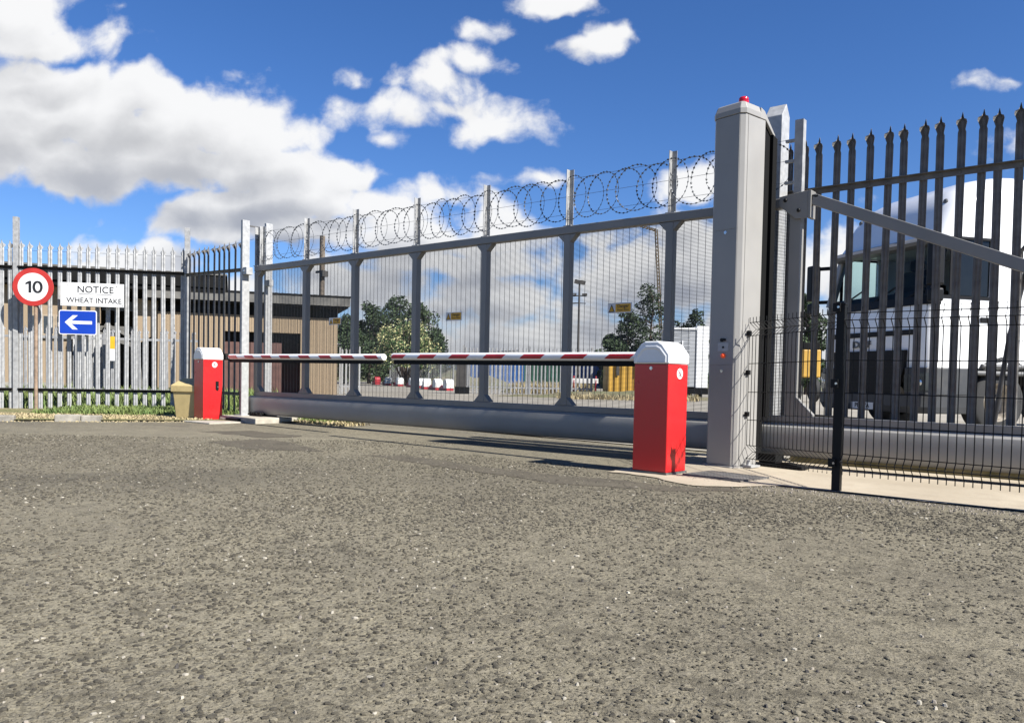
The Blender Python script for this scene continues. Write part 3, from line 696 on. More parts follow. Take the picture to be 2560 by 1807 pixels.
barrier('large near red barrier cabinet with white hood beside the grey gate column', (-3.312, 5.615), .322, .28, .878, 1.056, (-3.24, 5.93), (-6.72, 6.10), .944, .953, .205 + .065, False, rad(-5))
barrier('smaller far red barrier cabinet with white hood beside the yellow grit bin', (-11.43, 6.33), .285, .31, .925, 1.105, (-11.10, 6.71), (-7.23, 6.42), .976, .957, .06, True, rad(-2))
MB().box(-11.75, -10.45, 6.02, 6.9, -.05, .018).build('barrier_plinth', M['concrete_block'], None, bevel=.01)
tag(bpy.data.objects['barrier_plinth'], 'low concrete plinth under the far red barrier', 'plinth')

# ------------------------------------------------------------------ grit bin
t = thing('grit_bin', 'faded yellow plastic grit bin with sloping lid beside the far barrier', 'bin', (-11.66, 6.44, .02), rad(30))
t.scale = (.90, .80, .92)
def rect(x0, x1, y0, y1, z): return [(x0, y0, z), (x1, y0, z), (x1, y1, z), (x0, y1, z)]
mb = MB(); mb.loft([rect(-.21, .33, -.20, .24, .0), rect(-.25, .37, -.24, .28, .46)])
mb.build('tub', M['grit'], t, bevel=.015)
mb = MB(); mb.loft([rect(-.275, .395, -.265, .305, .44), rect(-.275, .395, -.265, .305, .54), rect(-.268, .388, -.258, .298, .555), rect(-.235, .355, .08, .285, .665)])
mb.build('lid', M['grit'], t, bevel=.012)

# ------------------------------------------------------------------ sliding gate
G = thing('sliding_gate', 'long grey cantilever sliding gate with mesh bays and razor wire along the top', 'gate', (0, 7.1, 0))
YF = -.04
MB().box(-10.965, -2.50, -.05, .05, 2.305, 2.39).build('top_rail', M['gate_paint'], G, bevel=.006)
MB().box(-10.965, 2.3, -.04, .04, .385, .452).build('bottom_rail', M['gate_paint'], G, bevel=.005)
bp = [(-.050, .384), (-.055, .381), (-.096, .355), (-.102, .335), (-.106, .29), (-.108, .22), (-.104, .165), (-.088, .118), (-.06, .098), (.06, .098), (.09, .125), (.112, .185), (.118, .25), (.112, .31), (.095, .352), (.07, .375), (.055, .385)]
MB().prism(bp, 'x', -11.03, 2.35).build('running_beam', M['beam_paint'], G, smooth=True)
posts = [-10.92, -9.70, -8.606, -7.406, -6.235, -5.043, -3.81, -2.57]
for i, x in enumerate(posts):
    mb = MB(); w = .082 if 0 < i < 7 else .10
    zt = 2.302
    mb.box(x - w / 2, x + w / 2, -.042, .042, .455, zt)
    g = .085
    for sgn in (-1, 1):
        if i == 0 and sgn < 0 or i == 7: continue
        xe = x + sgn * w / 2
        mb.prism([(xe, zt - g), (xe, zt), (xe + sgn * g, zt)], 'y', -.040, .040)
        mb.prism([(xe, .455 + g), (xe, .455), (xe + sgn * g, .455)], 'y', -.040, .040)
    mb.build('post', M['gate_paint'], G, bevel=.004)
# end bracket and big tail gusset
mb = MB(); mb.prism([(-2.71, 2.40), (-2.46, 2.43), (-2.46, 2.19), (-2.56, 2.19), (-2.71, 2.32)], 'y', -.064, -.053)
mb.box(-2.46, -2.43, -.064, .06, 2.19, 2.43)
br = mb.build('corner_bracket', M['gate_paint'], G, bevel=.003)
mb = MB()
for x, z in ((-2.655, 2.365), (-2.535, 2.265)): mb.lathe([(0, -.080), (.012, -.079), (.017, -.072), (.017, -.064)], (x, 0, z), 14, 'y')
mb.lathe([(0, .060), (.014, .058), (.018, .05), (.018, 0)], (-2.43, -.03, 2.375), 14, 'x')
mb.build('bolt', M['black'], br, smooth=True)
mb = MB(); mb.prism([(-2.62, .455), (-2.52, .455), (-2.52, .62), (-2.62, .62)], 'y', -.041, .041)
mb.prism([(-2.52, .455), (-2.37, .455), (-2.37, .47), (-2.52, .62)], 'y', -.035, .035); mb.build('tail_gusset', M['gate_paint'], G, bevel=.003)
mb = MB(); mb.bar((-2.425, -.02, 2.355), (2.05, -.02, .39), .095, .05, up=(0, 1, 0)); mb.build('diagonal_brace', M['gate_paint'], G, bevel=.005)
mb = MB(); mb.bar((-2.425, -.022, 2.37), (-2.30, -.022, 2.315), .012, .05, up=(0, 1, 0)); mb.build('brace_lug', M['gate_paint'], G)
# welded mesh, one panel a bay
for i in range(7):
    a = posts[i] + .04; b = posts[i + 1] - .04; mb = MB(); z0, z1 = .45, 2.31; r = .0017
    nv = int(round((b - a) / .0765))
    for k in range(1, nv):
        x = a + (b - a) * k / nv; mb.box(x - r, x + r, .0385, .0415, z0, z1)
    z = z0 + .012
    while z < z1:
        mb.box(a, b, .0335, .0380, z - r, z + r); z += .0132
    mb.build('mesh_panel', M['wire'], G, fix=False)
# angle-iron razor posts
rz_x = [-10.95, -10.82] + posts[1:]
for i, x in enumerate(rz_x):
    mb = MB(); zt = 2.955 + .012 * (x + 11) / 8 + (.10 if i == len(rz_x) - 1 else .04)
    z0 = 2.39
    if i == len(rz_x) - 1: mb.box(x - .03, x + .045, -.035, .035, z0 + .04, zt)
    else: mb.box(x - .028, x - .023, -.032, .028, z0, zt); mb.box(x - .023, x + .030, .023, .028, z0, zt)
    mb.box(x - .05, x + .05, -.045, .045, z0 + .0005, z0 + .008)
    mb.build('razor_post', M['galv'], G)
    if i == len(rz_x) - 1:
        cl = MB()
        for z in (2.53, 2.72, 2.90):
            cl.box(x - .12, x - .036, -.012, .02, z - .012, z + .012); cl.box(x - .02, x - .036, -.02, .026, z - .02, z + .02)
        cl.build('wire_clip', M['galv_bright'], G)
# razor coil: overlapping flat loops, barbs every few centimetres
mb = MB(); x0, x1 = -10.86, -2.70; r = .235; zc = 2.682; pitch = .198; k = 0
x = x0 + .10
while x < x1 - .05:
    ph = R_.uniform(-.02, .02); rx = r * R_.uniform(.86, .94); rzz = r * R_.uniform(.93, 1.02); ty = R_.uniform(-.05, .05); yy = (-.03 if k % 2 else .02) + R_.uniform(-.008, .008)
    path = []
    n = 30
    for q in range(n):
        a = 2 * PI * q / n; path.append((x + ph + rx * math.cos(a), yy + ty * math.cos(a) + .012 * math.sin(a), zc + (x + 11) * .0015 + rzz * math.sin(a)))
    mb.tube(path, .0023, 5, closed=True)
    for q in range(0, n):
        P = Vector(path[q]).lerp(Vector(path[(q + 1) % n]), .3 + R_.random() * .3); d = (Vector(path[(q + 1) % n]) - Vector(path[q - 1])).normalized(); nrm = d.cross(Vector((0, 1, 0))).normalized(); yv = Vector((0, 1, 0))
        bl = .017
        mb.poly([P + d * bl, P + nrm * .0105 + yv * .005, P - d * bl, P - nrm * .0105 - yv * .005, P + yv * .005, P - yv * .005],
                [(0, 1, 4), (1, 2, 4), (2, 3, 4), (3, 0, 4), (1, 0, 5), (2, 1, 5), (3, 2, 5), (0, 3, 5)])
    x += pitch * R_.uniform(.92, 1.08); k += 1
mb.build('razor_coil', M['razor'], G, fix=False)
mb = MB()
for z in (2.53, 2.72, 2.905): mb.tube([(-10.95, .0, z), (-6.2, .0, z - .012), (-2.60, .0, z + .006)], .0019, 5)
mb.build('line_wire', M['razor'], G)
# danger plates: hung on the mesh
def danger(label, x, z, w, h):
    t = thing('danger_sign', label, 'sign', (x, 7.128, z), 0, 'yellow danger plates on the gate')
    MB().box(-w / 2, w / 2, -.0015, .0015, -h / 2, h / 2).build('sign_plate', M['sign_silver'], t)
    MB().box(-w * .17, w * .46, -.0030, -.0018, -h * .40, h * .40).build('sign_face', M['sign_yellow'], t)
    cx_ = -w * .33; tr = h * .38
    tri = MB().prism([(cx_ - tr * .95, -tr), (cx_ + tr * .95, -tr), (cx_, tr)], 'y', -.0032, -.0018).build('warning_triangle', M['sign_black'], t)
    MB().prism([(cx_ - tr * .66, -tr * .80), (cx_ + tr * .66, -tr * .80), (cx_, tr * .58)], 'y', -.0042, -.0034).build('triangle_face', M['sign_yellow'], tri)
    mb = MB()
    for q in range(10):
        a = 2 * PI * q / 10; b2 = 2 * PI * (q + 1) / 10; rr_ = tr * .26
        mb.bar((cx_ + rr_ * math.cos(a), -.0046, -tr * .38 + rr_ * math.sin(a)), (cx_ + rr_ * math.cos(b2), -.0046, -tr * .38 + rr_ * math.sin(b2)), .0006, .004, up=(0, 1, 0))
    mb.build('coil_symbol', M['sign_black'], tri)
    text_mesh('Danger', h * .44, 'lettering', M['sign_black'], t, (w * .145, -.0036, h * .17), FRONT, .0008, 1.0, depth=.0004)
    text_mesh('Razor Wire', h * .27, 'lettering', M['sign_black'], t, (w * .145, -.0036, -h * .2), FRONT, .0004, 1.0, depth=.0004)
danger('yellow danger plate on the gate mesh in front of the tan building', -9.07, 1.489, .265, .10)
danger('yellow danger plate on the gate mesh against open sky above the blossom bush', -6.77, 1.482, .268, .105)
danger('yellow danger plate on the gate mesh in front of the tall dark pines', -4.40, 1.490, .29, .105)

# gate receiver posts at the far left
t = thing('gate_receiver', 'pair of tall pale steel gate receiver posts joined by a thin top bar', 'gate post', (-10.93, 7.1, 0))
def chan(mb, x, y, h, z0): mb.box(x - .025, x + .025, y - .062, y + .062, z0, h)
for (x, y, h) in ((-.045, -.20, 3.07), (-.27, .36, 3.13)):
    mb = MB(); chan(mb, x, y, h, .09); mb.box(x - .09, x + .12, y - .12, y + .12, .078, .092); mb.build('post', M['galv_bright'], t, bevel=.004)
mb = MB(); mb.bar((-.02, -.14, 2.99), (-.26, .30, 3.04), .02, .02); mb.build('cross_bar', M['galv_old'], t)
mb = MB(); mb.box(-.012, .085, -.26, -.15, 2.235, 2.345); pl = mb.build('guide_plate', M['galv_bright'], t, bevel=.004)
MB().cyl((.02, -.26, 2.29), (.02, -.27, 2.29), .013, 10).build('bolt', M['chrome'], pl)
MB().box(-.24, -.10, .27, .34, 2.12, 2.22).build('guide_plate', M['galv_bright'], t, bevel=.004)
t = thing('gate_landing_block', 'rough concrete landing block under the closed end of the gate', 'block', (-10.6, 6.95, 0))
mb = MB(); mb.box(-.62, .42, -.36, .45, -.03, .078); mb.build('slab', M['concrete_block'], t, bevel=.012)
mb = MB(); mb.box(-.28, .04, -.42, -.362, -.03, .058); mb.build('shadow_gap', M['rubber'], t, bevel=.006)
t = thing('landing_roller', 'black roller catch bolted beneath the gate beam end', 'roller', (-10.75, 7.05, .08))
mb = MB(); mb.box(-.17, .22, -.14, .14, 0, .008); mb.bar((-.15, -.12, .02), (.18, -.08, .045), .03, .03); mb.bar((.2, -.12, .012), (-.1, -.1, .05), .03, .02)
mb.build('cradle', M['black'], t, bevel=.002)
for x in (-.08, .04, .15): MB().cyl((x, -.13, .036), (x, .1, .036), .022, 14).build('roller', M['rubber'], t, smooth=True)
t = thing('kerb_slab', 'flat broken concrete slab on the ground between the far barrier and the gate post', 'slab', (-10.9, 6.66, 0), rad(6))
MB().box(-.18, .42, -.10, .12, .0, .055).build('slab', M['concrete_block'], t, bevel=.008)

# ------------------------------------------------------------------ gate drive column
K = thing('gate_drive_column', 'tall silver grey gate drive column with red beacon on its cap', 'gate column', (-2.977, 6.529, 0), rad(-11))
X0, X1, D = -.165, .15, .32; c = .035
def sect(e=0, d=D): return [(X0 + c - e * .4, -e), (X1 - c + e * .4, -e), (X1 + e, c - e * .4), (X1 + e, d), (X0 - e, d), (X0 - e, c - e * .4)]
mb = MB(); mb.prism(sect(), 'z', .018, 3.03); mb.build('housing', M['col_paint'], K, bevel=.004)
mb = MB(); mb.prism(sect(.03), 'z', .0, .017); mb.build('foot_plate', M['col_paint'], K, bevel=.002)
# cap: flat top over the housing, then a nose sloping down behind
cap = MB(); rings = []
for z, e in ((3.032, .008), (3.075, .010), (3.13, -.012), (3.143, -.035)):
    rings.append([(x, y, z) for x, y in [(X0 + c - e * .4, -e), (X1 - c + e * .4, -e), (X1 + e, c - e * .4), (X1 + e, .24), (X0 - e, .24), (X0 - e, c - e * .4)]])
cap.loft(rings)
cap.prism([(.243, 3.032), (.243, 3.125), (.30, 3.105), (.47, 2.93), (.47, 2.90), (.32, 3.032)], 'x', X0 - .006, X1 + .006)
cap.build('cap', M['col_paint'], K, bevel=.004)
MB().box(X0 + .02, X1 - .02, .322, .43, .06, 3.03).build('inner_carriage', M['black_in'], K)
MB().prism([(.435, .44), (.500, .44), (.500, 2.90), (.435, 2.93)], 'x', X1 - .035, X1 + .010).build('rear_flange', M['black_in'], K)
MB().box(X0 + .01, X1 - .03, .435, .455, .1, 2.88).build('back_plate', M['black_in'], K)
# removable front covers: thin panels proud of the housing, small gap at the seams
pn = MB().box(X0 + c + .002, X1 - c - .002, -.004, .0, .03, .888).build('lower_cover', M['col_paint'], K, bevel=.0015)
pn2 = MB().box(X0 + c + .002, X1 - c - .002, -.004, .0, .891, 2.056).build('middle_cover', M['col_paint'], K, bevel=.0015)
MB().box(X0 + c + .002, X1 - c - .002, -.004, .0, 2.060, 3.028).build('upper_cover', M['col_paint'], K, bevel=.0015)
MB().box(X1, X1 + .004, c + .03, D - .004, .03, 3.025).build('side_cover', M['col_paint'], K, bevel=.0015)
for z in (2.035, .84):
    mb = MB(); mb.cyl((.0, -.004, z), (.0, -.010, z), .014, 16); mb.cyl((.0, -.010, z), (.0, -.012, z), .008, 10); mb.build('lock', M['chrome'], K, smooth=True)
pl = MB().box(-.045, .065, -.009, -.004, 1.008, 1.085).build('control_plate', M['galv_bright'], K, bevel=.002)
mb = MB()
for q in ((.012, 1.045, .010),): mb.cyl((q[0], -.009, q[1]), (q[0], -.013, q[1]), q[2], 12)
mb.build('keyhole', M['black'], pl, smooth=True)
mb = MB(); mb.cyl((-.005, -.004, 1.108), (-.005, -.014, 1.108), .016, 14); mb.cyl((.022, -.004, 1.110), (.022, -.02, 1.110), .012, 14); mb.build('camera_eye', M['black'], K, smooth=True)
lp = MB(); lp.lathe([(0, -.030), (.012, -.028), (.02, -.018), (.022, -.004)], (.012, 0, .972), 20, 'y'); lp.build('indicator_lamp', M['amber'], K, smooth=True)
bc = MB(); bc.lathe([(0, .062), (.034, .060), (.042, .05), (.042, .035), (.038, .033), (.038, .03), (.044, .028), (.044, .0)], (.06, .12, 3.143), 28); bc.build('beacon', M['beacon_red'], K, smooth=True)
mb = MB(); mb.box(X1 + .005, X1 + .10, .10, .24, 0.012, .03); mb.cyl((X1 + .06, .12, .03), (X1 + .06, .12, .075), .016, 10); mb.build('anchor_bolt', M['galv_bright'], K, smooth=False)
t = thing('drive_shoe', 'black roller shoe on the ground beside the gate column foot', 'roller', (-2.62, 6.88, 0), rad(-12))
mb = MB(); mb.box(-.12, .30, -.06, .06, .012, .035); mb.prism([(-.02, .035), (.12, .06), (.30, .036)], 'y', -.05, .05); mb.box(-.15, .02, -.02, .09, .035, .12); mb.build('shoe', M['rubber'], t, bevel=.006)
# rear guide post behind the gate
K2 = thing('gate_guide_post', 'white sunlit pointed gate guide post behind the grey column', 'gate post', (-2.92, 7.44, 0))
mb = MB(); ol = [(-.055, .0), (.085, .0), (.085, 3.27), (.01, 3.37), (-.055, 3.25)]
mb.prism([(-.095, 0), (.095, 0), (.095, 3.255), (.01, 3.36), (-.095, 3.235)], 'x', -.07, .095); mb.build('post', M['galv_bright'], K2, bevel=.005)
MB().box(-.12, .16, -.13, .13, 0, .015).build('foot_plate', M['galv_old'], K2)

# ------------------------------------------------------------------ black mesh fence in front
T = thing('mesh_fence', 'low black welded mesh fence with a square post by the gate column', 'fence', (-1.735, 5.715, 0))
MB().box(-.028, .028, -.028, .028, 0, 1.29).build('post', M['black'], T, bevel=.003)
MB().box(-.031, .031, -.031, .031, 1.29, 1.305).build('post_cap', M['black'], T, bevel=.003)
MB().box(2.43, 2.49, -.028, .028, 0, 1.29).build('post', M['black'], T, bevel=.003)
def vmesh(name, a, b, za0, za1, zb0, zb1, n):
    a = Vector(a); b = Vector(b); d = (b - a); nr = Vector((d.y, -d.x, 0)).normalized(); mb = MB()
    # heights as fractions; V-folds near the top and bottom stick out towards nr
    prof = [(0.0, 0), (.035, 0), (.08, .06), (.125, 0), (.875, 0), (.92, .06), (.965, 0), (1.0, .0)]
    hor = [(.035, 0), (.08, .06), (.125, 0), (.30, 0), (.49, 0), (.685, 0), (.875, 0), (.92, .06), (.965, 0)]
    def P(t, f, o):
        p = a + d * t; z = (za0 + (zb0 - za0) * t) * (1 - f) + (za1 + (zb1 - za1) * t) * f
        return Vector((p.x, p.y, z)) + nr * o
    for i in range(n + 1):
        t = i / n
        mb.tube([P(t, f, o) for f, o in prof], .0033, 6)
    for f, o in hor:
        off = Vector((0, 0, 0)); mb.tube([P(0, f, o) + nr * .005, P(1, f, o) + nr * .005], .0035, 6)
    return mb.build(name, M['black'], T, fix=False)
vmesh('mesh_panel', (-.035, 0, 0), (-1.05, .93, 0), .118, 1.275, .04, 1.305, 22)
vmesh('mesh_panel', (.035, 0, 0), (2.43, -.05, 0), .118, 1.275, .10, 1.27, 48)
for z in (1.275, .75, .2):
    mb = MB(); mb.box(-.05, -.0, -.045, -.028, z - .03, z + .03); mb.cyl((-.012, -.045, z), (-.012, -.052, z), .011, 12); mb.build('clip', [M['black']], T, bevel=.002)
    MB().cyl((-.010, -.0525, z), (-.010, -.056, z), .008, 12).build('bolt', M['chrome'], T)
for z in (1.17, .83, .47):
    mb = MB(); mb.box(-1.068, -1.035, .905, .945, z - .02, z + .02); mb.cyl((-1.04, .915, z + .012), (-1.04, .88, z + .012), .01, 10); mb.build('clip', M['black'], T, bevel=.003)
# drain grate set in the apron
t = thing('drain_grate', 'dark steel bar grate lying in the pale concrete beside the near barrier', 'grate', (-2.62, 5.86, .006), rad(-9))
mb = MB(); w2, h2 = .26, .20
mb.box(-w2, w2, -h2, -h2 + .012, 0, .012); mb.box(-w2, w2, h2 - .012, h2, 0, .012); mb.box(-w2, -w2 + .012, -h2 + .012, h2 - .012, 0, .012); mb.box(w2 - .012, w2, -h2 + .012, h2 - .012, 0, .012)
mb.build('frame', M['galv_old'], t)
mb = MB()
for k in range(1, 20): x = -w2 + 2 * w2 * k / 20; mb.box(x - .006, x + .006, -h2 + .012, h2 - .012, .002, .011)
mb.build('bars', M['galv_old'], t)
MB().box(-w2 + .006, w2 - .006, -h2 + .006, h2 - .006, -.004, .0015).build('pit', M['black_in'], t)
# kerb behind the gate tail
MB().box(-2.7, 6, 7.46, 7.56, 0, .10).build('kerb', M['moss'], None, bevel=.012)['kind'] = 'structure'

# ------------------------------------------------------------------ kerb stones and verge litter at the left
ks = [((-12.95, 3.35), (-12.45, 4.22)), ((-12.12, 4.62), (-11.80, 5.12))]
lb = ['grey kerb stone at the left end of the road edge', 'grey kerb stone set in the straw strip below the speed sign']
for (a, b), l in zip(ks, lb):
    a = Vector((*a, 0)); b = Vector((*b, 0)); d = b - a
    mb = MB(); Lg = d.length; mb.box(0, Lg * .55, -.02, .13, -.03, .095); mb.box(Lg * .56, Lg, -.015, .13, -.03, .088)
    o = mb.build('kerb_stone', M['kerb'], None, bevel=.014); o.location = a; o.rotation_euler = (.0, .01, math.atan2(d.y, d.x)); tag(o, l, 'kerb stone', 'old kerb stones')

def blades(name, region, n, hmin, hmax, m, wid=.006, seed=1, z=.02, dens=None, label=None):
    rr_ = random.Random(seed); mb = MB(); k = 0
    while k < n:
        p = region(rr_)
        if p is None: continue
        k += 1
        h = rr_.uniform(hmin, hmax) * (1.3 if rr_.random() < .08 else 1); a = rr_.uniform(0, 2 * PI); lean = rr_.uniform(.1, .7) * h; w = wid * rr_.uniform(.6, 1.5)
        dx, dy = math.cos(a), math.sin(a); ox, oy = -dy * w, dx * w
        x, y = p[0], p[1]; zz = p[2] if len(p) > 2 else z
        mb.poly([(x - ox, y - oy, zz), (x + ox, y + oy, zz), (x + dx * lean * .45 + ox * .7, y + dy * lean * .45 + oy * .7, zz + h * .6), (x + dx * lean * .45 - ox * .7, y + dy * lean * .45 - oy * .7, zz + h * .6), (x + dx * lean, y + dy * lean, zz + h * .92)],
                [(0, 1, 2, 3), (3, 2, 4)])
    o = mb.build(name, m, None, fix=False); o['kind'] = 'stuff'
    if label: o['label'] = label
    return o
nrm = Vector((dv.y, -dv.x))
def along(s0, s1, o0, o1):
    def f(r):
        s = r.uniform(s0, s1); o = r.uniform(o0, o1)
        if mnoise.noise(Vector((s * 1.6, o * 2.2, 4))) < -.28: return None
        return (A0[0] + dv.x * s + nrm.x * o, A0[1] + dv.y * s + nrm.y * o)
    return f
blades('grass', along(1.0, 3.7, -.2, 2.0), 12000, .02, .11, M['grass'], .010, 1, label='green grass tufts at the foot of the left palisade fence')
blades('grass', along(-3.0, 3.6, -3.6, -.05), 6500, .05, .24, M['grass'], .014, 2, label='rough grass behind the left palisade fence')
blades('straw', along(.3, 3.9, 1.85, 3.10), 5200, .010, .035, M['straw'], .012, 3, label='pale straw strewn along the road edge')
def near_gate(r):
    x = r.uniform(-12.5, -9.5); y = r.uniform(7.25, 8.4); return (x, y)
blades('grass', near_gate, 4200, .03, .13, M['grass'], .007, 4, label='grass behind the closed end of the gate')
def strip(r):
    x = r.uniform(-11.5, -8.9); return (x, 7.15 + r.uniform(0, .5) + (.1 if x < -10 else 0))
blades('straw', strip, 1800, .015, .06, M['straw'], .010, 5, z=.01, label='dry straw behind the gate beam')
def farverge(r):
    s = r.uniform(-3, 3.6); o = r.uniform(-8.5, -3.6); return (A0[0] + dv.x * s + nrm.x * o, A0[1] + dv.y * s + nrm.y * o)
blades('grass', farverge, 5000, .12, .36, M['grass'], .014, 6, label='rough grass in front of the derelict building')

# loose chippings on the road
def chips(name, n, region, smin, smax, m, seed, label):
    rr_ = random.Random(seed); mb = MB()
    for _ in range(n):
        x, y = region(rr_); s = rr_.uniform(smin, smax); a = rr_.uniform(0, PI); f = rr_.uniform(.5, .9); h = s * rr_.uniform(.3, .6)
        ca, sa = math.cos(a), math.sin(a); k = 6; z = .002
        base = []; top = []
        for q in range(k):
            t = 2 * PI * q / k + rr_.uniform(-.35, .35); r1 = s * rr_.uniform(.75, 1.1)
            px, py = r1 * math.cos(t), r1 * f * math.sin(t)
            base.append((x + ca * px - sa * py, y + sa * px + ca * py, z - .004)); r2 = rr_.uniform(.5, .75)
            top.append((x + (ca * px - sa * py) * r2, y + (sa * px + ca * py) * r2, z + h * rr_.uniform(.8, 1.15)))
        mb.loft([base, top])
    o = mb.build(name, m, None, fix=False); o['kind'] = 'stuff'; o['label'] = label; return o
def aggregate():
    rr_ = random.Random(99); V = []; F = []; MI = []
    cs = [(math.cos(q * PI / 3), math.sin(q * PI / 3)) for q in range(6)]
    n = 0
    while n < 56000:
        d = math.sqrt(1.0 + rr_.random() * 80.0)
        if d > 5 and rr_.random() < .35: continue
        l = rr_.uniform(-.82, .82) * d; x = VD.x * d + LT.x * l; y = VD.y * d + LT.y * l
        if y > 5.35 + (.3 if x < -3.7 else 0) - (x + 2.2) * .02 * (x > -2.2) and x > -6.0: continue
        if y > 6.9 or (x < -9 and y > 4.8): continue
        w = mnoise.noise(Vector((x * .55, y * .55, 7))) + .6 * mnoise.noise(Vector((x * 2.1, y * 2.1, 2)))
        if rr_.random() > .62 + .75 * w: continue
        u = rr_.random(); r = (.0036 + .0085 * u * u) * (1.0 if d < 4 else 1.15); h = r * rr_.uniform(.16, .42); a = rr_.uniform(0, PI); f = rr_.uniform(.6, .95)
        ca, sa = math.cos(a), math.sin(a); o = len(V); zt = rr_.uniform(-.15, .15)
        k = rr_.random(); m_ = 0 if k < .50 else 1 if k < .80 else 2 if k < .985 else 3
        for sc, z in ((1, -.003), (.92, h * .55), (.55, h)):
            for q in range(6):
                e = sc * r * (.82 + .18 * ((q * 7 + n) % 5) / 4); px = cs[q][0] * e; py = cs[q][1] * e * f
                V.append((x + ca * px - sa * py, y + sa * px + ca * py, z + zt * px * (z > 0)))
        for rg in (0, 6):
            for q in range(6):
                p = (q + 1) % 6; F.append((o + rg + q, o + rg + p, o + rg + 6 + p, o + rg + 6 + q)); MI.append(m_)
        F.append((o + 12, o + 13, o + 14, o + 15, o + 16, o + 17)); MI.append(m_); n += 1
    me = bpy.data.meshes.new('road_aggregate'); me.from_pydata(V, [], F)
    for c_, nm in (((.060, .053, .039), 'dark'), ((.105, .092, .065), 'brown'), ((.165, .146, .104), 'buff'), ((.34, .31, .25), 'pale')):
        me.materials.append(mat(nm + '_aggregate', c_, .85, 0, .2, 60, 3, bump=.3, bscale=400, spec=.3))
    me.polygons.foreach_set('material_index', MI)
    ob = bpy.data.objects.new('gravel', me); COL.objects.link(ob); ob['kind'] = 'stuff'; ob['label'] = 'rounded stones set into the worn road surface'
aggregate()
def front(r):
    d = 1.1 + 8.5 * r.random() ** 1.8; l = r.uniform(-.68, .68) * d; return (VD.x * d + LT.x * l, VD.y * d + LT.y * l)
chips('gravel', 110, front, .003, .0095, M['chip_pale'], 11, 'pale loose chippings scattered on the road')
chips('gravel', 260, front, .003, .009, M['chip_dark'], 12, 'dark loose chippings scattered on the road')
chips('gravel', 300, front, .003, .008, M['chip_mid'], 13, 'brown loose chippings scattered on the road')
def edge(r): return (r.uniform(-3.0, .4), 5.6 - abs(r.gauss(0, .16)))
chips('gravel', 1100, edge, .002, .010, M['chip_mid'], 14, 'broken chippings along the concrete apron edge')
def vedge(r):
    t = r.random(); a = Vector((-12.7, 4.0)); b = Vector((-11.2, 6.1)); p = a.lerp(b, t); return (p.x + r.gauss(0, .12), p.y + r.gauss(0, .12))
chips('gravel', 500, vedge, .006, .022, M['straw'], 15, 'pale grit along the verge edge')

# ------------------------------------------------------------------ derelict building at the left
def wallframe(a, b):
    a = Vector((*a, 0)); b = Vector((*b, 0)); d = b - a; return a, math.atan2(d.y, d.x), d.length
a, ang, Lg = wallframe((-30.8, 3.9), (-24.42, 14.40))
B = thing('derelict_building', 'long tan flat roofed derelict building with dark fascia and a torn open bay', 'building', a, ang)
# local: x along the front, y to the back, front wall at y=0.  u(px) of the photo: 5.98 m = frame edge
xh0, xh1 = Lg - 4.55, Lg - .15
mb = MB(); mb.box(0, xh0, 0, .22, .0, 3.3)
# jagged torn edge panels round the opening
mb.prism([(xh0, 3.3), (xh0 + 1.0, 3.3), (xh0 + 1.0, 2.2), (xh0 + .8, 2.05), (xh0 + .5, 2.12), (xh0 + .3, 1.8), (xh0 + .12, 1.9), (xh0, 1.35)], 'y', .0, .12)
mb.prism([(xh0 + 2.0, 3.05), (xh0 + 3.05, 3.0), (xh0 + 3.3, 2.6), (xh0 + 3.2, 2.1), (xh0 + 2.9, 1.72), (xh0 + 2.5, 1.85), (xh0 + 2.1, 1.6), (xh0 + 1.95, 2.3)], 'y', .0, .12)
mb.box(xh1 - .35, xh1 + .15, .0, .22, 0, 3.3)
mb.box(0, Lg, 5.5, 5.7, 0, 3.3); mb.box(Lg - .2, Lg, .3, 5.5, 0, 3.3)
mb.build('wall', M['render_tan'], B)
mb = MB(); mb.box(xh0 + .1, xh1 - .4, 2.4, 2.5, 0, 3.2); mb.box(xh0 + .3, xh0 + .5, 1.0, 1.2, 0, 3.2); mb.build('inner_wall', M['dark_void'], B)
mb = MB(); mb.box(xh0 + 1.0, xh0 + 2.1, .3, .36, 2.65, 2.95); mb.box(xh0 + .9, xh0 + 1.9, .35, .4, 2.0, 2.15); mb.bar((xh0 + .9, .2, 1.9), (xh0 + 1.9, .3, 1.55), .05, .14); mb.bar((xh0 + 1.1, .2, 2.2), (xh0 + 2.1, .3, 1.7), .04, .10)
mb.bar((xh0 + 2.2, .4, 0), (xh0 + 2.0, .5, 1.6), .08, .08)
mb.build('broken_panel', M['fascia'], B)
MB().box(-.3, Lg + .15, -.55, 5.9, 3.30, 3.46).build('soffit', M['roof_dark'], B)
rf = MB().box(-.35, Lg + .2, -.62, 6.0, 3.462, 3.86).build('fascia', M['roof_dark'], B)
MB().box(-.4, Lg + .25, -.66, 6.05, 3.862, 3.92).build('roof_edge', M['fascia'], B)
x0 = Lg - 5.55
for k in range(3):
    f = MB(); xx = x0 + k * .37; f.box(xx, xx + .36, -.03, -.004, 1.78, 2.42); fo = f.build('window', M['frame_tan'], B)
    MB().box(xx + .05, xx + .31, -.036, -.031, 1.83, 2.37).build('pane', M['glass_dark'], fo)
MB().box(x0 - .1, x0 + 1.25, -.08, -.004, 1.68, 1.77).build('window_sill', M['concrete_block'], B)
MB().box(0, xh0 - .02, -.03, -.004, .0, .30).build('plinth', M['kerb'], B)

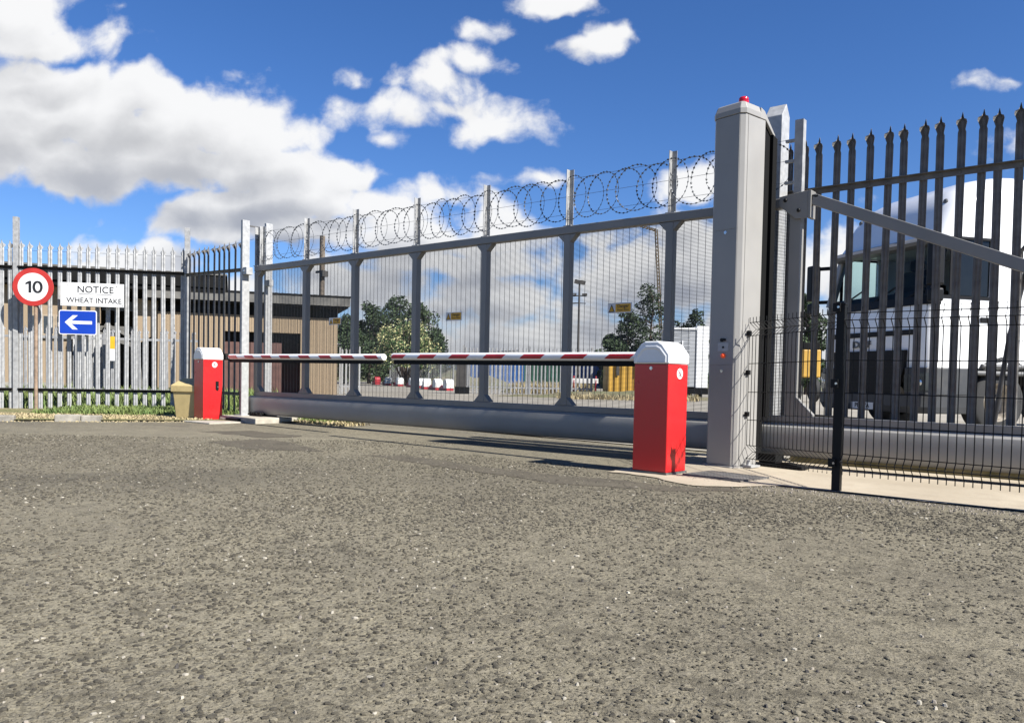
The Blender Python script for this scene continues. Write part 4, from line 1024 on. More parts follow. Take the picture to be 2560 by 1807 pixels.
# lower annexe with doors
a, ang, Lg = wallframe((-25.35, 12.72), (-21.55, 19.0))
A = thing('annexe_building', 'low tan harled annexe with grey fascia and brown double doors behind the gate end', 'building', a, ang)
dx0, dx1, dh = 2.05, 4.55, 2.10
Wl = 5.80
mb = MB(); mb.box(.05, dx0, 0, .25, 0, 3.0); mb.box(dx1, Wl, 0, .25, 0, 3.0); mb.box(dx0, dx1, 0, .25, dh, 3.0)
for k in range(int((Wl - .12) / .075)):
    x = .10 + k * .075
    if dx0 - .04 < x < dx1 + .01: mb.box(x, x + .028, -.012, -.0005, dh + .01, 2.655)
    else: mb.box(x, x + .028, -.012, -.0005, .0, 2.655)
mb.box(Wl - .25, Wl, .25, 5, 0, 3.0); mb.box(.05, .3, .25, 5, 0, 3.0); mb.box(.05, Wl, 5, 5.2, 0, 3.0)
mb.build('wall', M['render_tan'], A)
MB().box(-.25, Wl + .30, -.40, 5.6, 3.002, 3.06).build('soffit', M['roof_dark'], A)
MB().box(-.3, Wl + .36, -.46, 5.7, 3.062, 3.36).build('fascia', M['fascia'], A)
MB().box(-.33, Wl + .39, -.49, 5.75, 3.362, 3.41).build('roof_edge', M['roof_dark'], A)
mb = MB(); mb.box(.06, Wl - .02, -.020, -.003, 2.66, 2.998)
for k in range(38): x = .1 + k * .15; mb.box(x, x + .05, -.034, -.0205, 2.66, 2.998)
mb.build('eaves_shade_slats', M['roof_dark'], A)  # slatted strip coloured near-black to stand for the shade under the eaves
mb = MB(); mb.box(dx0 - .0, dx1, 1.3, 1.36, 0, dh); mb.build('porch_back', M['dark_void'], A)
MB().box(dx0 + .02, dx1 - .02, .3, .36, 1.78, dh - .01).build('transom', M['roof_dark'], A)
for x, w in ((dx0 + .05, .80), (dx0 + .87, 1.02)):
    d_ = MB(); d_.box(x, x + w, .24, .30, .02, 1.76)
    for k in range(1, 6): d_.box(x + w * k / 6 - .006, x + w * k / 6 + .006, .232, .24, .04, 1.74)
    do = d_.build('door', M['door_brown'], A)
    if w > 1: MB().box(x + .36, x + .62, .225, .23, 1.1, 1.3).build('door_notice', M['sign_white'], do)
mb = MB(); mb.cyl((-.04, -.06, 0), (-.04, -.06, 2.95), .04, 10); mb.build('drainpipe', M['fascia'], A)

# timber pole behind the annexe
t = thing('utility_pole', 'weathered brown timber pole rising behind the annexe roof', 'pole', (-24.86, 18.9, 0))
MB().cyl((0, 0, 0), (0, 0, 5.95), .115, 12, r2=.10).build('pole', M['timber'], t, smooth=True)
mb = MB(); mb.box(-.22, .22, -.14, -.10, 4.55, 4.63); mb.box(.1, .24, -.16, .1, 4.4, 4.62); mb.build('cross_arm', M['mast'], t)

# ------------------------------------------------------------------ truck behind the right-hand fence
TR = thing('parked_truck', 'white high roof truck cab parked facing left behind the dark palisade fence', 'truck', (-3.766, 13.889, 0), math.atan2(-.805, -.575))
hw = 1.25
def sec(y_list, z): return [(x, y, z) for x, y in y_list]
def plan(fx, bw, bx, rnd=.18, k=4):
    """rounded-front plan outline: front x, half-width, back x"""
    o = [(bx, -bw)]
    for q in range(k + 1):
        a_ = rad(-90 + 90 * q / k); o.append((fx - rnd + rnd * math.cos(a_), -bw + rnd + rnd * math.sin(a_)))
    for q in range(k + 1):
        a_ = rad(90 * q / k); o.append((fx - rnd + rnd * math.cos(a_), bw - rnd + rnd * math.sin(a_)))
    o.append((bx, bw)); return o
# lower cab (below the windscreen)
mb = MB(); mb.loft([sec(plan(-.02, hw, -2.25), 1.02), sec(plan(.0, hw, -2.25), 1.5), sec(plan(-.04, hw, -2.25, .2), 2.10)]); mb.build('cab_body', M['truck_white'], TR, smooth=True)
# pillars, rear wall, roof
def pillar(a_, b_, w, d):
    mb = MB(); mb.bar(a_, b_, w, d); return mb
for s in (-1, 1):
    mb = MB(); mb.bar((-.10, s * 1.16, 2.09), (-.34, s * 1.13, 3.0), .11, .12, up=(1, 0, 0)); mb.build('windscreen_pillar', M['truck_black'] if s > 0 else M['cont_grey'], TR, bevel=.01)
    MB().box(-2.25, -1.12, s * 1.245 - (.05 if s > 0 else 0), s * 1.245 + (.05 if s < 0 else 0), 2.10, 3.02).build('rear_quarter', M['truck_white'], TR, bevel=.01)
MB().box(-2.25, -2.18, -1.19, 1.19, 2.10, 3.02).build('cab_back', M['truck_white'], TR, bevel=.01)
mb = MB(); mb.loft([sec(plan(-.20, 1.24, -2.25, .25), 3.0), sec(plan(-.28, 1.24, -2.25, .3), 3.14), sec(plan(-.42, 1.235, -2.25, .35), 3.46), sec(plan(-.62, 1.21, -2.25, .4), 3.74), sec(plan(-.95, 1.14, -2.2, .45), 3.93), sec(plan(-1.3, 1.0, -2.15, .4), 4.02), sec(plan(-1.6, .8, -2.1, .3), 4.06)])
mb.build('high_roof', M['truck_white'], TR, smooth=True)
MB().loft([sec(plan(-.02, 1.16, -.30, .2), 2.88), sec(plan(-.0, 1.19, -.30, .2), 2.93), sec(plan(-.14, 1.20, -.30, .2), 3.02)]).build('sun_visor', M['truck_grey'], TR, smooth=True)
mb = MB()
for y in (-.95, .95): mb.lathe([(0, .02), (.035, .018), (.045, 0)], (-.52, y, 3.58), 14, 'x')
mb.build('marker_lamp', M['truck_grey'], TR)
ws = MB(); ws.poly([(-.085, -1.12, 2.10), (-.06, -.6, 2.10), (-.05, 0, 2.10), (-.06, .6, 2.10), (-.085, 1.12, 2.10), (-.315, -1.09, 2.98), (-.28, -.6, 2.98), (-.27, 0, 2.98), (-.28, .6, 2.98), (-.315, 1.09, 2.98)], [(i, i + 1, i + 6, i + 5) for i in range(4)])
ws.build('windscreen', M['glass'], TR)
for s in (-1, 1):
    MB().box(-1.12, -.42, s * 1.225 - .003, s * 1.225 + .003, 2.12, 2.98).build('side_window', M['glass'] if s < 0 else M['tinted'], TR)
    mb = MB(); y = s * 1.252
    mb.box(-1.16, -1.12, y - .006, y + .006, 2.1, 3.0); mb.box(-.42, -.36, y - .006, y + .006, 2.12, 2.98); mb.box(-1.12, -.42, y - .006, y + .006, 2.96, 3.0); mb.box(-1.14, -.2, y - .006, y + .006, 2.06, 2.11)
    mb.build('window_seal', M['truck_black'], TR)
    mb = MB(); y = s * 1.254
    mb.box(-1.2, -1.188, y - .003, y + .003, 1.1, 2.08); mb.box(-.20, -.188, y - .003, y + .003, 1.1, 2.08); mb.build('door_seam', M['truck_black'], TR)
    MB().box(-1.12, -.95, s * 1.262 - .01, s * 1.262 + .01, 1.72, 1.80).build('door_handle', M['truck_black'], TR, bevel=.01)
    mb = MB(); mb.box(-.02, .16, s * 1.34, s * 1.34 + s * .18, 2.22, 2.86); mb.box(-.02, .14, s * 1.34, s * 1.34 + s * .18, 1.98, 2.18); mb.build('mirror', M['truck_black'], TR, bevel=.03)
    mb = MB(); mb.bar((-.1, s * 1.2, 2.8), (.05, s * 1.38, 2.8), .05, .06); mb.bar((-.1, s * 1.2, 2.2), (.05, s * 1.38, 2.2), .05, .06); mb.build('mirror_arm', M['truck_black'], TR)
# interior
mb = MB(); mb.box(-.5, -.13, -1.1, 1.1, 2.102, 2.2); mb.prism([(-.6, 2.2), (-.2, 2.2), (-.3, 2.32), (-.6, 2.3)], 'y', .25, .95); mb.build('dashboard', M['truck_black'], TR, bevel=.02)
for y in (-.62, .62):
    mb = MB(); mb.box(-1.5, -1.36, y - .25, y + .25, 2.11, 2.75); mb.box(-1.5, -1.40, y - .14, y + .14, 2.76, 2.95); mb.build('seat', M['seat'], TR, bevel=.04)
sw = MB(); sw.tube([(-.62 + .10 * math.cos(q * PI / 10), .62 + .21 * math.sin(q * PI / 10), 2.34 + .14 * math.cos(q * PI / 10)) for q in range(20)], .016, 6, closed=True); sw.build('steering_wheel', M['truck_black'], TR, smooth=True)
# front: panel seam, badge strip, grille, bumper
mb = MB(); mb.loft([sec(plan(-.005, 1.255, -.22, .2), 1.97), sec(plan(-.03, 1.25, -.22, .2), 2.105)], cap=True); mb.build('wiper_panel', M['truck_black'], TR, smooth=True)
mb = MB()
for y0 in (-.8, .0, .75): mb.bar((-.03, y0, 2.08), (-.12, y0 + .55, 2.35), .02, .02)
mb.build('wiper', M['truck_black'], TR)
MB().box(.0, .014, -.98, .98, 1.52, 1.60).build('panel_seam', M['truck_black'], TR)
text_mesh('DAF', .145, 'lettering', M['truck_grey'], TR, (.013, -.18, 1.40), (PI / 2, 0, PI / 2), .006, 1.6, depth=.004)
mb = MB(); mb.loft([[(.006 + o, y * sc, z) for y, z in ((-.86, 1.29), (.86, 1.29), (.84, 1.0), (.72, .72), (.52, .50), (-.52, .50), (-.72, .72), (-.84, 1.0))] for o, sc in ((.0, 1), (.035, .98))]); gr = mb.build('grille', M['truck_black'], TR)
mb = MB()
for k in range(5): z = .66 + k * .125; mb.box(.042, .048, -.60, .60, z, z + .008)
mb.build('grille_bars', M['black'], gr)
mb = MB(); mb.loft([sec(plan(.04, 1.24, -.85, .22), .32), sec(plan(.10, 1.26, -.85, .25), .42), sec(plan(.10, 1.27, -.85, .25), .6)]); mb.loft([sec([(-.85, s_ * 1.0) for s_ in (1,)] + [(.0, .86), (.085, .9), (-.02, 1.22), (-.16, 1.265), (-.85, 1.265)], z) for z in (.602, 1.018)])
mb.loft([sec([(-.85, -1.0), (-.85, -1.265), (-.16, -1.265), (-.02, -1.22), (.085, -.9), (.0, -.86)], z) for z in (.602, 1.018)])
mb.build('bumper', M['bumper'], TR, bevel=.015)
for s in (-1, 1):
    mb = MB(); mb.prism([(s * .90, .66), (s * 1.16, .68), (s * 1.19, .95), (s * .98, .93)], 'x', .02, .098 if False else .06)
    mb = MB(); pts = [(.088, s * .905), (-.018, s * 1.225), (-.12, s * 1.268)]
    mb.poly([(x + .006, y * 1.004, z) for x, y in pts for z in (.66 + .02 * (abs(y) - .9), .90 + .12 * (abs(y) - .9))], [(0, 2, 3, 1), (2, 4, 5, 3)]); hl = mb.build('headlamp', M['glass_dark'], TR)
    mb = MB(); mb.lathe([(0, .004), (.05, .004), (.055, 0)], (.045, s * 1.03, .78), 16, 'x'); mb.lathe([(0, .004), (.04, .004), (.045, 0)], (.012, s * 1.14, .79), 16, 'x'); mb.build('reflector', M['chrome'], hl, smooth=True)
npl = MB().box(.103, .11, -.26, .26, .345, .455).build('number_plate', M['sign_white'], TR)
text_mesh('PB4 VA', .10, 'lettering', M['sign_black'], npl, (.111, 0, .40), (PI / 2, 0, PI / 2), .003, 1.1, depth=.001)
# steps, wheel arch, wheels, chassis
for s in (-1, 1):
    mb = MB(); pts = []
    for q in range(9): a_ = rad(180 * q / 8); pts.append((-1.42 + .60 * math.cos(a_), .55 + .58 * math.sin(a_)))
    ol = pts + [(-1.42 + .68 * math.cos(rad(180 * q / 8)), .55 + .66 * math.sin(rad(180 * q / 8))) for q in range(8, -1, -1)]
    mb.prism(ol, 'y', s * .86, s * 1.25); mb.build('wheel_arch', M['truck_black'], TR)
    MB().box(-.78, -.42, s * .9 if s > 0 else -1.22, s * 1.22 if s > 0 else -.9, .40, .46).build('step', M['truck_grey'], TR)
    MB().box(-5.6, -2.5, s * .42 - .05, s * .42 + .05, .75, .98).build('chassis_rail', M['truck_black'], TR)
def wheel(x, y, s, w=.30):
    t_ = MB(); r = .505
    t_.lathe([(.30, -w / 2), (.44, -w / 2), (r - .02, -w / 2 + .02), (r, -w / 2 + .06), (r, w / 2 - .06), (r - .02, w / 2 - .02), (.44, w / 2), (.30, w / 2)], (0, 0, 0), 40, 'y')
    wo = t_.build('wheel', M['tyre'], TR, smooth=True); wo.location = (x, y, .505)
    rm = MB(); rm.lathe([(0, .02 * s), (.09, .02 * s), (.11, -.02 * s), (.15, -.05 * s), (.25, -.03 * s), (.285, .10 * s), (.30, .14 * s), (.305, .12 * s)], (0, 0, 0), 32, 'y')
    ro = rm.build('rim', M['rim'], wo, smooth=True)
    nb = MB()
    for q in range(10): a_ = 2 * PI * q / 10; nb.cyl((.17 * math.cos(a_), -.05 * s, .17 * math.sin(a_)), (.17 * math.cos(a_), -.005 * s, .17 * math.sin(a_)), .016, 6)
    nb.build('wheel_nuts', M['galv_old'], wo)
for s in (-1, 1):
    wheel(-1.42, s * 1.06, s); wheel(-4.9, s * .95, s, .5)
mb = MB(); mb.box(-3.6, -2.55, .55, 1.2, .45, 1.0); mb.build('fuel_tank', M['galv_old'], TR, bevel=.06)
mb = MB(); mb.box(-3.7, -2.5, -1.2, -.55, .45, 1.0); mb.build('battery_box', M['truck_grey'], TR, bevel=.03)
mb = MB(); mb.box(-2.33, -2.26, -1.15, 1.15, 1.1, 3.5); mb.build('rear_fairing', M['truck_white'], TR)
mb = MB(); mb.cyl((-2.0, 1.27, 1.06), (-1.0, 1.27, 1.06), .035, 10); mb.cyl((-2.2, 1.25, .95), (-.9, 1.25, .95), .04, 10); mb.build('air_pipe', M['truck_grey'], TR, smooth=True)

# loose site-fence panel leaning behind the palisade
HF = thing('leaning_site_fence', 'thin wire site fence panel with round steel tubes leaning behind the dark palisade fence', 'fence', (-1.02, 8.35, 0), rad(8))
mb = MB(); mb.tube([(0, 0, 0), (.0, .02, 1.95), (.06, .02, 2.05), (2.6, .02, 2.05)], .021, 10); mb.tube([(-.20, .1, 0), (-.06, .06, 1.2), (.06, .05, 1.85), (.16, .05, 2.0), (.3, .05, 2.03)], .021, 10); mb.tube([(0, .0, .3), (2.6, 0, .3)], .015, 8)
mb.build('tube_frame', M['galv_old'], HF, smooth=True)
mb = MB()
for k in range(60): x = .04 + k * .038; mb.box(x, x + .003, -.002, .001, .3, 2.04)
for k in range(7): mb.box(.0, 2.6, -.005, -.002, .35 + k * .27, .354 + k * .27)
mb.build('wire_infill', M['galv_old'], HF, fix=False)

# ------------------------------------------------------------------ trees
def crown(mb, clumps, n, leaf, rr_, flat=.8, mats=1, up=.3):
    tot = sum(c[3] * c[4] for c in clumps)
    for (cx_, cy_, cz_, rx, rz) in clumps:
        k = int(n * rx * rz / tot)
        for _ in range(k):
            while True:
                p = Vector((rr_.uniform(-1, 1), rr_.uniform(-1, 1), rr_.uniform(-1, 1)))
                if p.length < 1: break
            p = p.normalized() * (p.length ** .45)
            c_ = Vector((cx_ + p.x * rx, cy_ + p.y * rx, cz_ + p.z * rz))
            nz_ = mnoise.noise(c_ * 1.5)
            if nz_ < -.22 and rr_.random() < .8: continue
            d = Vector((rr_.gauss(0, 1), rr_.gauss(0, 1), rr_.gauss(0, 1) + up)).normalized(); e = d.orthogonal().normalized(); f = d.cross(e)
            s = leaf * rr_.uniform(.6, 1.4); mb.cur = rr_.randrange(mats)
            mb.poly([c_ + e * s, c_ + f * s * .6, c_ - e * s, c_ - f * s * .6 + d * s * .3], [(0, 1, 2, 3)])
def tree(name, label, loc, h, clumps, n, leaf, lm, seed, trunk_r=.2, trunk_h=None, limbs=True, group='trees beyond the gate'):
    rr_ = random.Random(seed)
    t = thing(name, label, 'tree', loc, 0, group)
    th = trunk_h or h * .85; mb = MB(); pts = []
    for i in range(7):
        f = i / 6; pts.append((.12 * math.sin(f * 5 + seed) * f, .1 * math.cos(f * 4 + seed) * f, th * f))
    mb.tube(pts, trunk_r, 9, r2=trunk_r * .25)
    if limbs:
        for c_ in clumps:
            z = max(h * .15, min(th, c_[2] - .3 * abs(c_[0]))); f = z / th
            b0 = Vector((.12 * math.sin(f * 5 + seed) * f, .1 * math.cos(f * 4 + seed) * f, z))
            e = Vector((c_[0], c_[1], c_[2])); m_ = b0.lerp(e, .5) + Vector((0, 0, .15))
            mb.tube([b0, m_, e], trunk_r * .35, 6, r2=trunk_r * .08)
    mb.build('trunk', M['bark'], t, smooth=True)
    mb = MB(); crown(mb, clumps, n, leaf, rr_, mats=len(lm)); mb.build('crown', [M[x] for x in lm], t, fix=False)
    return t
def rclumps(h, w, k, rr_, base=.3, shape='round', c=.31):
    o = []
    for i in range(k):
        f = base + (1 - base) * ((i + .5) / k); env = math.sin(PI * min(1, (f - base) / (1 - base) * .85 + .12)) if shape == 'round' else (1.05 - (f - base) / (1 - base) * .75)
        a_ = rr_.uniform(0, 2 * PI); rad_ = w * env * rr_.uniform(.25, .75)
        s = w * c * (.75 + .5 * rr_.random()) * (.6 + .5 * env)
        o.append((rad_ * math.cos(a_), rad_ * math.sin(a_), h * f - s * .25, s, s * (.75 if shape == 'round' else .5)))
    return o
def at(px, depth):   # spot on the ground along a bearing of the photograph
    l = (px - 1148) / 1785 * depth; return (VD.x * depth + LT.x * l, VD.y * depth + LT.y * l, 0)
rt = random.Random(31)
spec = [  # bearing, depth, height, half-width, shape, label
    (772, 59, 5.1, 2.5, 'round', 'dark bushy tree just beyond the annexe roof corner'),
    (828, 62, 6.2, 2.9, 'round', 'dark green tree with a lighter left side between annexe and blossom bush'),
    (885, 65, 7.0, 3.3, 'round', 'tallest dark pine of the clump behind the blossom bush'),
    (942, 63, 6.3, 2.8, 'round', 'dark conical tree right behind the blossom bush'),
    (978, 64, 4.5, 1.7, 'round', 'small dark tree at the right edge of the clump behind the blossom bush'),
    (1372, 60, 4.0, 1.9, 'round', 'low dark pine to the left of the tall pines near the crane'),
    (1406, 60, 6.2, 2.2, 'pine', 'layered dark pine left of the tallest pine'),
    (1456, 60, 7.9, 2.4, 'pine', 'tallest dark pine below the crane boom'),
    (1555, 62, 6.3, 1.7, 'pine', 'thin dark pine above the white site cabin'),
    (1510, 63, 5.4, 1.9, 'pine', 'dark pine between the tallest pine and the thin pine'),
    (1808, 50, 6.2, 1.6, 'round', 'dark tree glimpsed between gate end post and truck')]
for i, (px, dep, h, w, sh, lb_) in enumerate(spec):
    k = 38 if sh == 'round' else 30
    tree('pine_tree' if sh == 'pine' else 'dense_tree', lb_, at(px, dep), h, rclumps(h, w, k, rt, .12 if sh == 'round' else .22, sh), 9500 if sh == 'round' else 6500, .10 if sh == 'round' else .085, ['pine1', 'leaf_dark'] if sh == 'round' else ['pine1', 'pine1', 'leaf_dark'], 40 + i, .16)
# blossom bush
rb = random.Random(77)
t = thing('blossom_bush', 'spreading bush covered in cream white blossom in front of the dark trees', 'bush', at(910, 53)); t.scale = (1.22, 1.22, 1.34)
mb = MB()
for i in range(26):
    a_ = rb.uniform(0, 2 * PI); e = rb.uniform(.45, 1.25); l_ = rb.uniform(1.6, 3.4); tip = Vector((math.cos(a_) * math.cos(e) * l_ * .85, math.sin(a_) * math.cos(e) * l_ * .85, math.sin(e) * l_ + .3))
    mb.tube([(0, 0, 0), tip * .5 + Vector((0, 0, .25)), tip], .035, 6, r2=.008)
mb.build('stems', M['bark'], t)
cl = []
for i in range(34):
    a_ = rb.uniform(0, 2 * PI); e = rb.uniform(.1, 1.45); l_ = rb.uniform(.7, 1) * (1.75 if e < .8 else 2.2); cl.append((math.cos(a_) * math.cos(e) * l_, math.sin(a_) * math.cos(e) * l_, .95 + math.sin(e) * l_ * .95, .5, .42))
mb = MB(); crown(mb, cl, 5200, .055, rb); mb.build('foliage', M['leaf_mid'], t, fix=False)
mb = MB(); crown(mb, [(x * 1.05, y * 1.05, z + .06, r_ * 1.08, q * 1.1) for x, y, z, r_, q in cl], 3600, .05, rb); mb.build('blossom', M['blossom'], t, fix=False)
# distant treeline
def wood():
    rr_ = random.Random(5); mb = MB()
    for k in range(150):
        px = -900 + k * 28 + rr_.uniform(-12, 12); dep = rr_.uniform(190, 260); x, y, _ = at(px, dep); h = rr_.uniform(2.0, 3.6)
        crown(mb, [(x + rr_.uniform(-1, 1), y, h * .55, h * .8, h * .55), (x + rr_.uniform(-2, 2), y, h * .4, h * .7, h * .4)], 90, .5, rr_)
    o = mb.build('treeline', M['leaf_dark'], None, fix=False); tag(o, 'low dark treeline along the horizon', None, None, 'stuff')
wood()

# ------------------------------------------------------------------ yard clutter beyond the gate
# red and white barrier blocks
spots = [(-44.2, 38.6, 1), (-41.0, 36.8, 0), (-38.5, 35.55, 0), (-36.0, 34.3, 0), (-33.3, 32.5, 0), (-30.5, 30.1, 0), (-28.9, 29.3, 0), (-27.4, 28.55, 0)]
names = ['red topped water barrier at the far left end of the curved row', 'second barrier block of the curved row from the red topped end', 'third barrier block of the curved row from the red topped end', 'barrier block of the curved row just left of a gate post', 'barrier block of the curved row partly hidden by a gate post', 'third barrier block from the near end of the curved row', 'second barrier block from the near end of the curved row', 'nearest barrier block at the right end of the curved row']
for i, ((x, y, redtop), l) in enumerate(zip(spots, names)):
    nx = spots[min(i + 1, 7)]; pv = spots[max(i - 1, 0)]; an = math.atan2(nx[1] - pv[1], nx[0] - pv[0])
    t = thing('barrier_block', l, 'barrier block', (x, y, .01), an, 'red and white barrier blocks'); t.scale = (.85, .78, .62)
    mb = MB(); mb.loft([rect(-1.1, .30, -.24, .24, 0), rect(-1.1, .30, -.24, .24, .22), rect(-1.0, .26, -.13, .13, .42)]); mb.build('base', M['block_red'], t, bevel=.03)
    mb = MB(); ol = [(-.30, .2), (.32, .2), (.34, .62), (.22, .86), (.04, .94), (-.16, .86), (-.32, .62)]; mb.prism(ol, 'y', -.26, .26); mb.build('block', M['block_red'] if redtop else M['block_white'], t, bevel=.04)
# wire site fence behind the blocks
t = thing('site_fence', 'row of thin grey wire site fence panels behind the barrier blocks', 'fence', (-45.5, 41.0, 0), math.atan2(29.5 - 40.2, -24.5 + 45.5))
mb = MB(); Lg = 23
for k in range(10): x = k * 2.4; mb.tube([(x, 0, 0), (x, 0, 1.95), (x + .12, 0, 2.05), (x + 2.2, 0, 2.05), (x + 2.3, 0, 1.95), (x + 2.3, 0, 0)], .03, 6)
mb.build('tube_frame', M['galv_bright'], t)
mb = MB()
for k in range(230): x = k * .1; mb.box(x, x + .006, -.003, .003, .2, 2.0)
mb.build('wire_infill', M['galv_bright'], t, fix=False)
# far palisade of the inner yard
a, ang, Lg = wallframe((-21.5, 23.3), (-21.0, 29.6))
F5 = palisade('palisade_fence', 'far pale palisade fence across the inner yard beyond the barrier blocks', (-23.3, 25.2), (-18.9, 28.6), 34, 2.05, [(1.8, 1.8), (.3, .3)], [(0, 2.1, .1, .1), (2.8, 2.1, .1, .1), (5.5, 2.1, .1, .1)], 'galv_bright', 'galv_bright', 'steel palisade fences')
F6 = palisade('palisade_fence', 'short bright palisade fence beside the right end of the tan annexe', (-22.9, 18.25), (-22.55, 18.85), 5, 1.68, [(1.35, 1.35), (.3, .3)], [(0, 1.7, .06, .06), (.70, 1.75, .05, .05)], 'galv_bright', 'galv_bright', 'steel palisade fences')
# electrical cabinet beside that gate
t = thing('gate_pier', 'dark grey slatted gate pier in the far yard fence', 'pier', at(1034, 33.5), rad(40))
mb = MB(); mb.box(-.20, .22, -.1, .1, .3, 1.5); mb.build('panel', M['mast'], t, bevel=.01)
mb = MB(); mb.box(-.24, .36, -.2, .2, 0, .3); mb.build('base', M['roof_dark'], t, bevel=.02)
# containers and heaps
def container(name, label, cat, loc, rz, sx, sy, sz, m, m2=None, group=None):
    t = thing(name, label, cat, loc, rz, group)
    mb = MB(); n = int(sx / .28); pts = [(-sx / 2, -sy / 2)]
    for k in range(n):
        x = -sx / 2 + .06 + (sx - .12) * k / n; s = (sx - .12) / n; pts += [(x, -sy / 2), (x + s * .2, -sy / 2 + .04), (x + s * .5, -sy / 2 + .04), (x + s * .7, -sy / 2)]
    pts += [(sx / 2, -sy / 2), (sx / 2, sy / 2), (-sx / 2, sy / 2)]
    mb.prism(pts, 'z', .15, sz - .1); mb.build('wall', m, t)
    mb = MB(); mb.box(-sx / 2 - .02, sx / 2 + .02, -sy / 2 - .02, sy / 2 + .02, .0, .148); mb.box(-sx / 2 - .02, sx / 2 + .02, -sy / 2 - .02, sy / 2 + .02, sz - .098, sz)
    mb.build('frame', m2 or m, t); return t
container('storage_container', 'blue storage container far behind the dark trees and barrier row', 'container', at(1045, 66), rad(20), 4.2, 2.4, 2.3, M['cont_blue'])
container('storage_container', 'blue storage container with red top frame behind the far pale palisade fence', 'container', at(1135, 62), rad(30), 4.4, 2.4, 2.2, M['cont_blue'], M['block_red'])
container('storage_container', 'dark green storage container at the end of the far pale palisade fence', 'container', at(1222, 58), rad(35), 2.9, 2.4, 2.1, M['cont_green'])
container('storage_container', 'blue storage container left of the ochre skip', 'container', at(1328, 64), rad(35), 3.2, 2.4, 2.2, M['cont_blue'], M['cont_grey'])
t = container('ochre_skip', 'ochre yellow ribbed container with bright yellow corner panel', 'container', at(1398, 34), rad(39), 1.5, 2.2, 1.62, M['cont_yellow'])
MB().box(.36, .70, -1.16, -1.125, .92, 1.5).build('bright_panel', M['cont_yellow2'], t)
MB().box(-.45, -.33, -1.16, -1.125, .9, 1.4).build('dark_slot', M['mast'], t)
# white cabin
t = thing('site_cabin', 'tall white and grey site cabin seen just left of the gate column', 'cabin', at(1543, 33), rad(39))
mb = MB(); mb.box(-.75, .30, 0, 2.2, .5, 2.85)
for k in range(30): z = .55 + k * .076; mb.box(-.75, .05, -.012, .0, z, z + .035)
mb.build('wall', M['cont_grey'], t); MB().box(.302, .8, -.05, 2.2, .45, 3.0).build('white_end', M['cont_white'], t, bevel=.02)
MB().box(-.30, -.25, -.04, -.013, .5, 2.4).build('down_pipe', M['cont_white'], t); MB().box(-.8, .3, -.05, 2.25, 2.852, 2.93).build('roof', M['cont_white'], t)
MB().box(-.8, .82, -.1, 2.2, .2, .44).build('under_frame', M['roof_dark'], t)
MB().box(-.7, -.5, -.02, .3, 0, .2).box(.4, .6, 0, .3, 0, .2).box(-.7, -.5, 1.9, 2.1, 0, .2).box(.4, .6, 1.9, 2.1, 0, .2).build('feet', M['roof_dark'], t)
t = thing('yellow_machine', 'amber yellow machine cab glimpsed beside the truck front', 'machine', at(1812, 30), rad(40))
mb = MB(); mb.box(-.35, .35, -.3, .9, .95, 2.0); mb.build('body', M['cont_yellow'], t, bevel=.05); MB().box(-.3, .3, -.31, .8, 2.002, 2.25).build('cab_top', M['roof_dark'], t, bevel=.03)
for s in (-.22, .22): MB().lathe([(0, -.12), (.38, -.12), (.45, -.06), (.45, .06), (.38, .12), (0, .12)], (s * 1.6, .3, .47), 24, 'x').build('wheel', M['tyre'], t, smooth=True)
# spoil heap with dry grass
def heap(name, px, dep, w, dpt, h, seed, label):
    x0, y0, _ = at(px, dep); bm = bmesh.new(); n = 26; vs = []
    for j in range(n):
        row = []
        for i in range(n):
            u = i / (n - 1) * 2 - 1; v = j / (n - 1) * 2 - 1; e = max(0, 1 - u * u) * max(0, 1 - v * v)
            z = h * e * (1 + .5 * mnoise.noise(Vector((u * 2.5 + seed, v * 2.5, 0)))) + .06 * mnoise.noise(Vector((u * 9, v * 9, seed))) * (e > 0) - .05
            row.append(bm.verts.new((x0 + LT.x * u * w + VD.x * v * dpt, y0 + LT.y * u * w + VD.y * v * dpt, z)))
        vs.append(row)
    for j in range(n - 1):
        for i in range(n - 1): bm.faces.new((vs[j][i], vs[j][i + 1], vs[j + 1][i + 1], vs[j + 1][i]))
    me = bpy.data.meshes.new(name); bm.to_mesh(me); bm.free(); me.materials.append(M['spoil']); o = bpy.data.objects.new(name, me); COL.objects.link(o); o['kind'] = 'structure'; o['label'] = label
heap('spoil_heap', 1040, 52, 3.6, 3, 1.0, 1, 'earth heap beyond the barrier blocks')
heap('spoil_heap', 1225, 40, 2.4, 2, .55, 2, 'low earth heap at the end of the far palisade fence')
heap('spoil_heap', 1400, 31, 5.5, 1.2, .28, 3, 'low rubble bank in front of the ochre container')
def fg(px0, px1, d0, d1):
    def f(r):
        d = r.uniform(d0, d1); x, y, _ = at(r.uniform(px0, px1), d); return (x, y, .01)
    return f
blades('straw', fg(1150, 1330, 36, 43), 2600, .25, .65, M['straw'], .02, 21, label='tall dry grass by the far palisade fence')
blades('straw', fg(1250, 1570, 28, 33), 2200, .08, .25, M['straw'], .018, 22, label='dry weeds in front of the ochre container')
# bicycle-red litter fence stub
t = thing('red_barrier_rail', 'small red and white rail standing in the dry grass left of the ochre container', 'barrier', at(1312, 36), rad(40))
mb = MB()
for x in (-.5, .5): mb.tube([(x, -.2, 0), (x, 0, .85), (x, .2, 0)], .03, 6)
mb.build('trestle', M['block_red'], t); MB().box(-.6, .6, -.04, -.02, .55, .75).build('plank', M['block_white'], t)
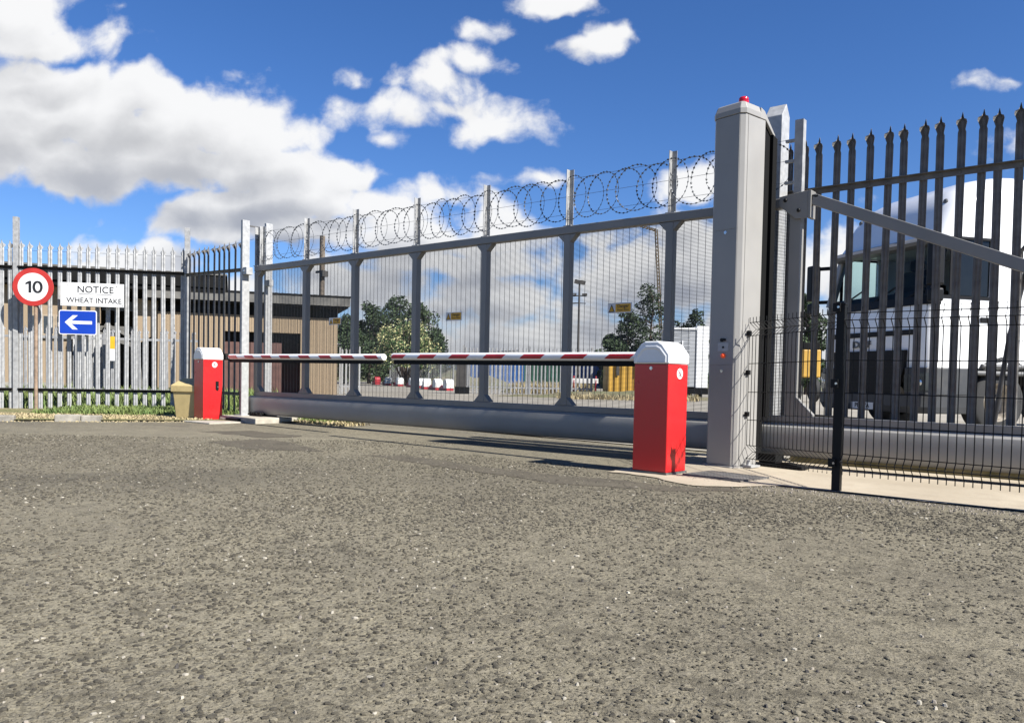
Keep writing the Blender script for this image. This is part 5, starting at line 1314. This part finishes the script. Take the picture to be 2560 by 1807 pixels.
# floodlight mast
x, y, _ = at(1295, 60)
t = thing('floodlight_mast', 'tall slim floodlight mast with lamp cluster against the clouds', 'mast', (x, y, 0), rad(35))
MB().cyl((0, 0, 0), (0, 0, 7.9), .10, 8, r2=.07).build('mast', M['mast'], t)
for z, w in ((6.9, .55), (6.35, .5)): MB().box(-w, w, -.05, .05, z, z + .07).build('cross_bar', M['mast'], t)
for x_, z in ((-.16, 7.95), (.24, 7.9)):
    mb = MB(); mb.bar((x_ - .22, 0, z + .08), (x_ + .2, 0, z), .25, .28); mb.build('lamp_head', M['mast'], t)
for x_ in (-.5, -.3, .3, .5): MB().box(x_ - .09, x_ + .09, -.12, .06, 6.97, 7.12).build('lamp_head', M['mast'], t)
# crane boom on the skyline
x, y, _ = at(1486, 120)
t = thing('crane', 'distant ochre crane boom with a bent jib above the pines', 'crane', (x, y, 0), math.atan2(LT.y, LT.x))
mb = MB()
def lattice(a_, b_, w):
    a_ = Vector(a_); b_ = Vector(b_); n = max(4, int((b_ - a_).length / (w * 1.6))); d = (b_ - a_).normalized(); s = d.cross(Vector((0, 1, 0))).normalized() * w / 2; q = Vector((0, w / 2, 0))
    cs = [s + q, s - q, -s - q, -s + q]
    for c_ in cs: mb.bar(a_ + c_, b_ + c_, .10, .10)
    for k in range(n):
        p0 = a_.lerp(b_, k / n); p1 = a_.lerp(b_, (k + 1) / n)
        for j in range(4): mb.bar(p0 + cs[j], p1 + cs[(j + 1) % 4], .06, .06)
lattice((0, 0, 1.8), (-1.55, 0, 23.2), .34); mb.build('boom', M['crane'], t)
mb = MB(); lattice((-1.55, 0, 23.1), (-3.9, 0, 23.7), .24); mb.build('jib', M['crane'], t)
mb = MB(); mb.box(-1.5, 1.8, -1.4, 1.4, .9, 2.6); mb.build('cab_base', M['crane'], t, bevel=.1)
for y_ in (-1.3, 1.3): MB().box(-2.2, 2.2, y_ - .35, y_ + .35, 0, .9).build('crawler_track', M['tyre'], t, bevel=.2)

S.cycles.max_bounces = 6; S.cycles.transparent_max_bounces = 12; S.cycles.diffuse_bounces = 3; S.cycles.glossy_bounces = 3
S.cycles.use_denoising = True
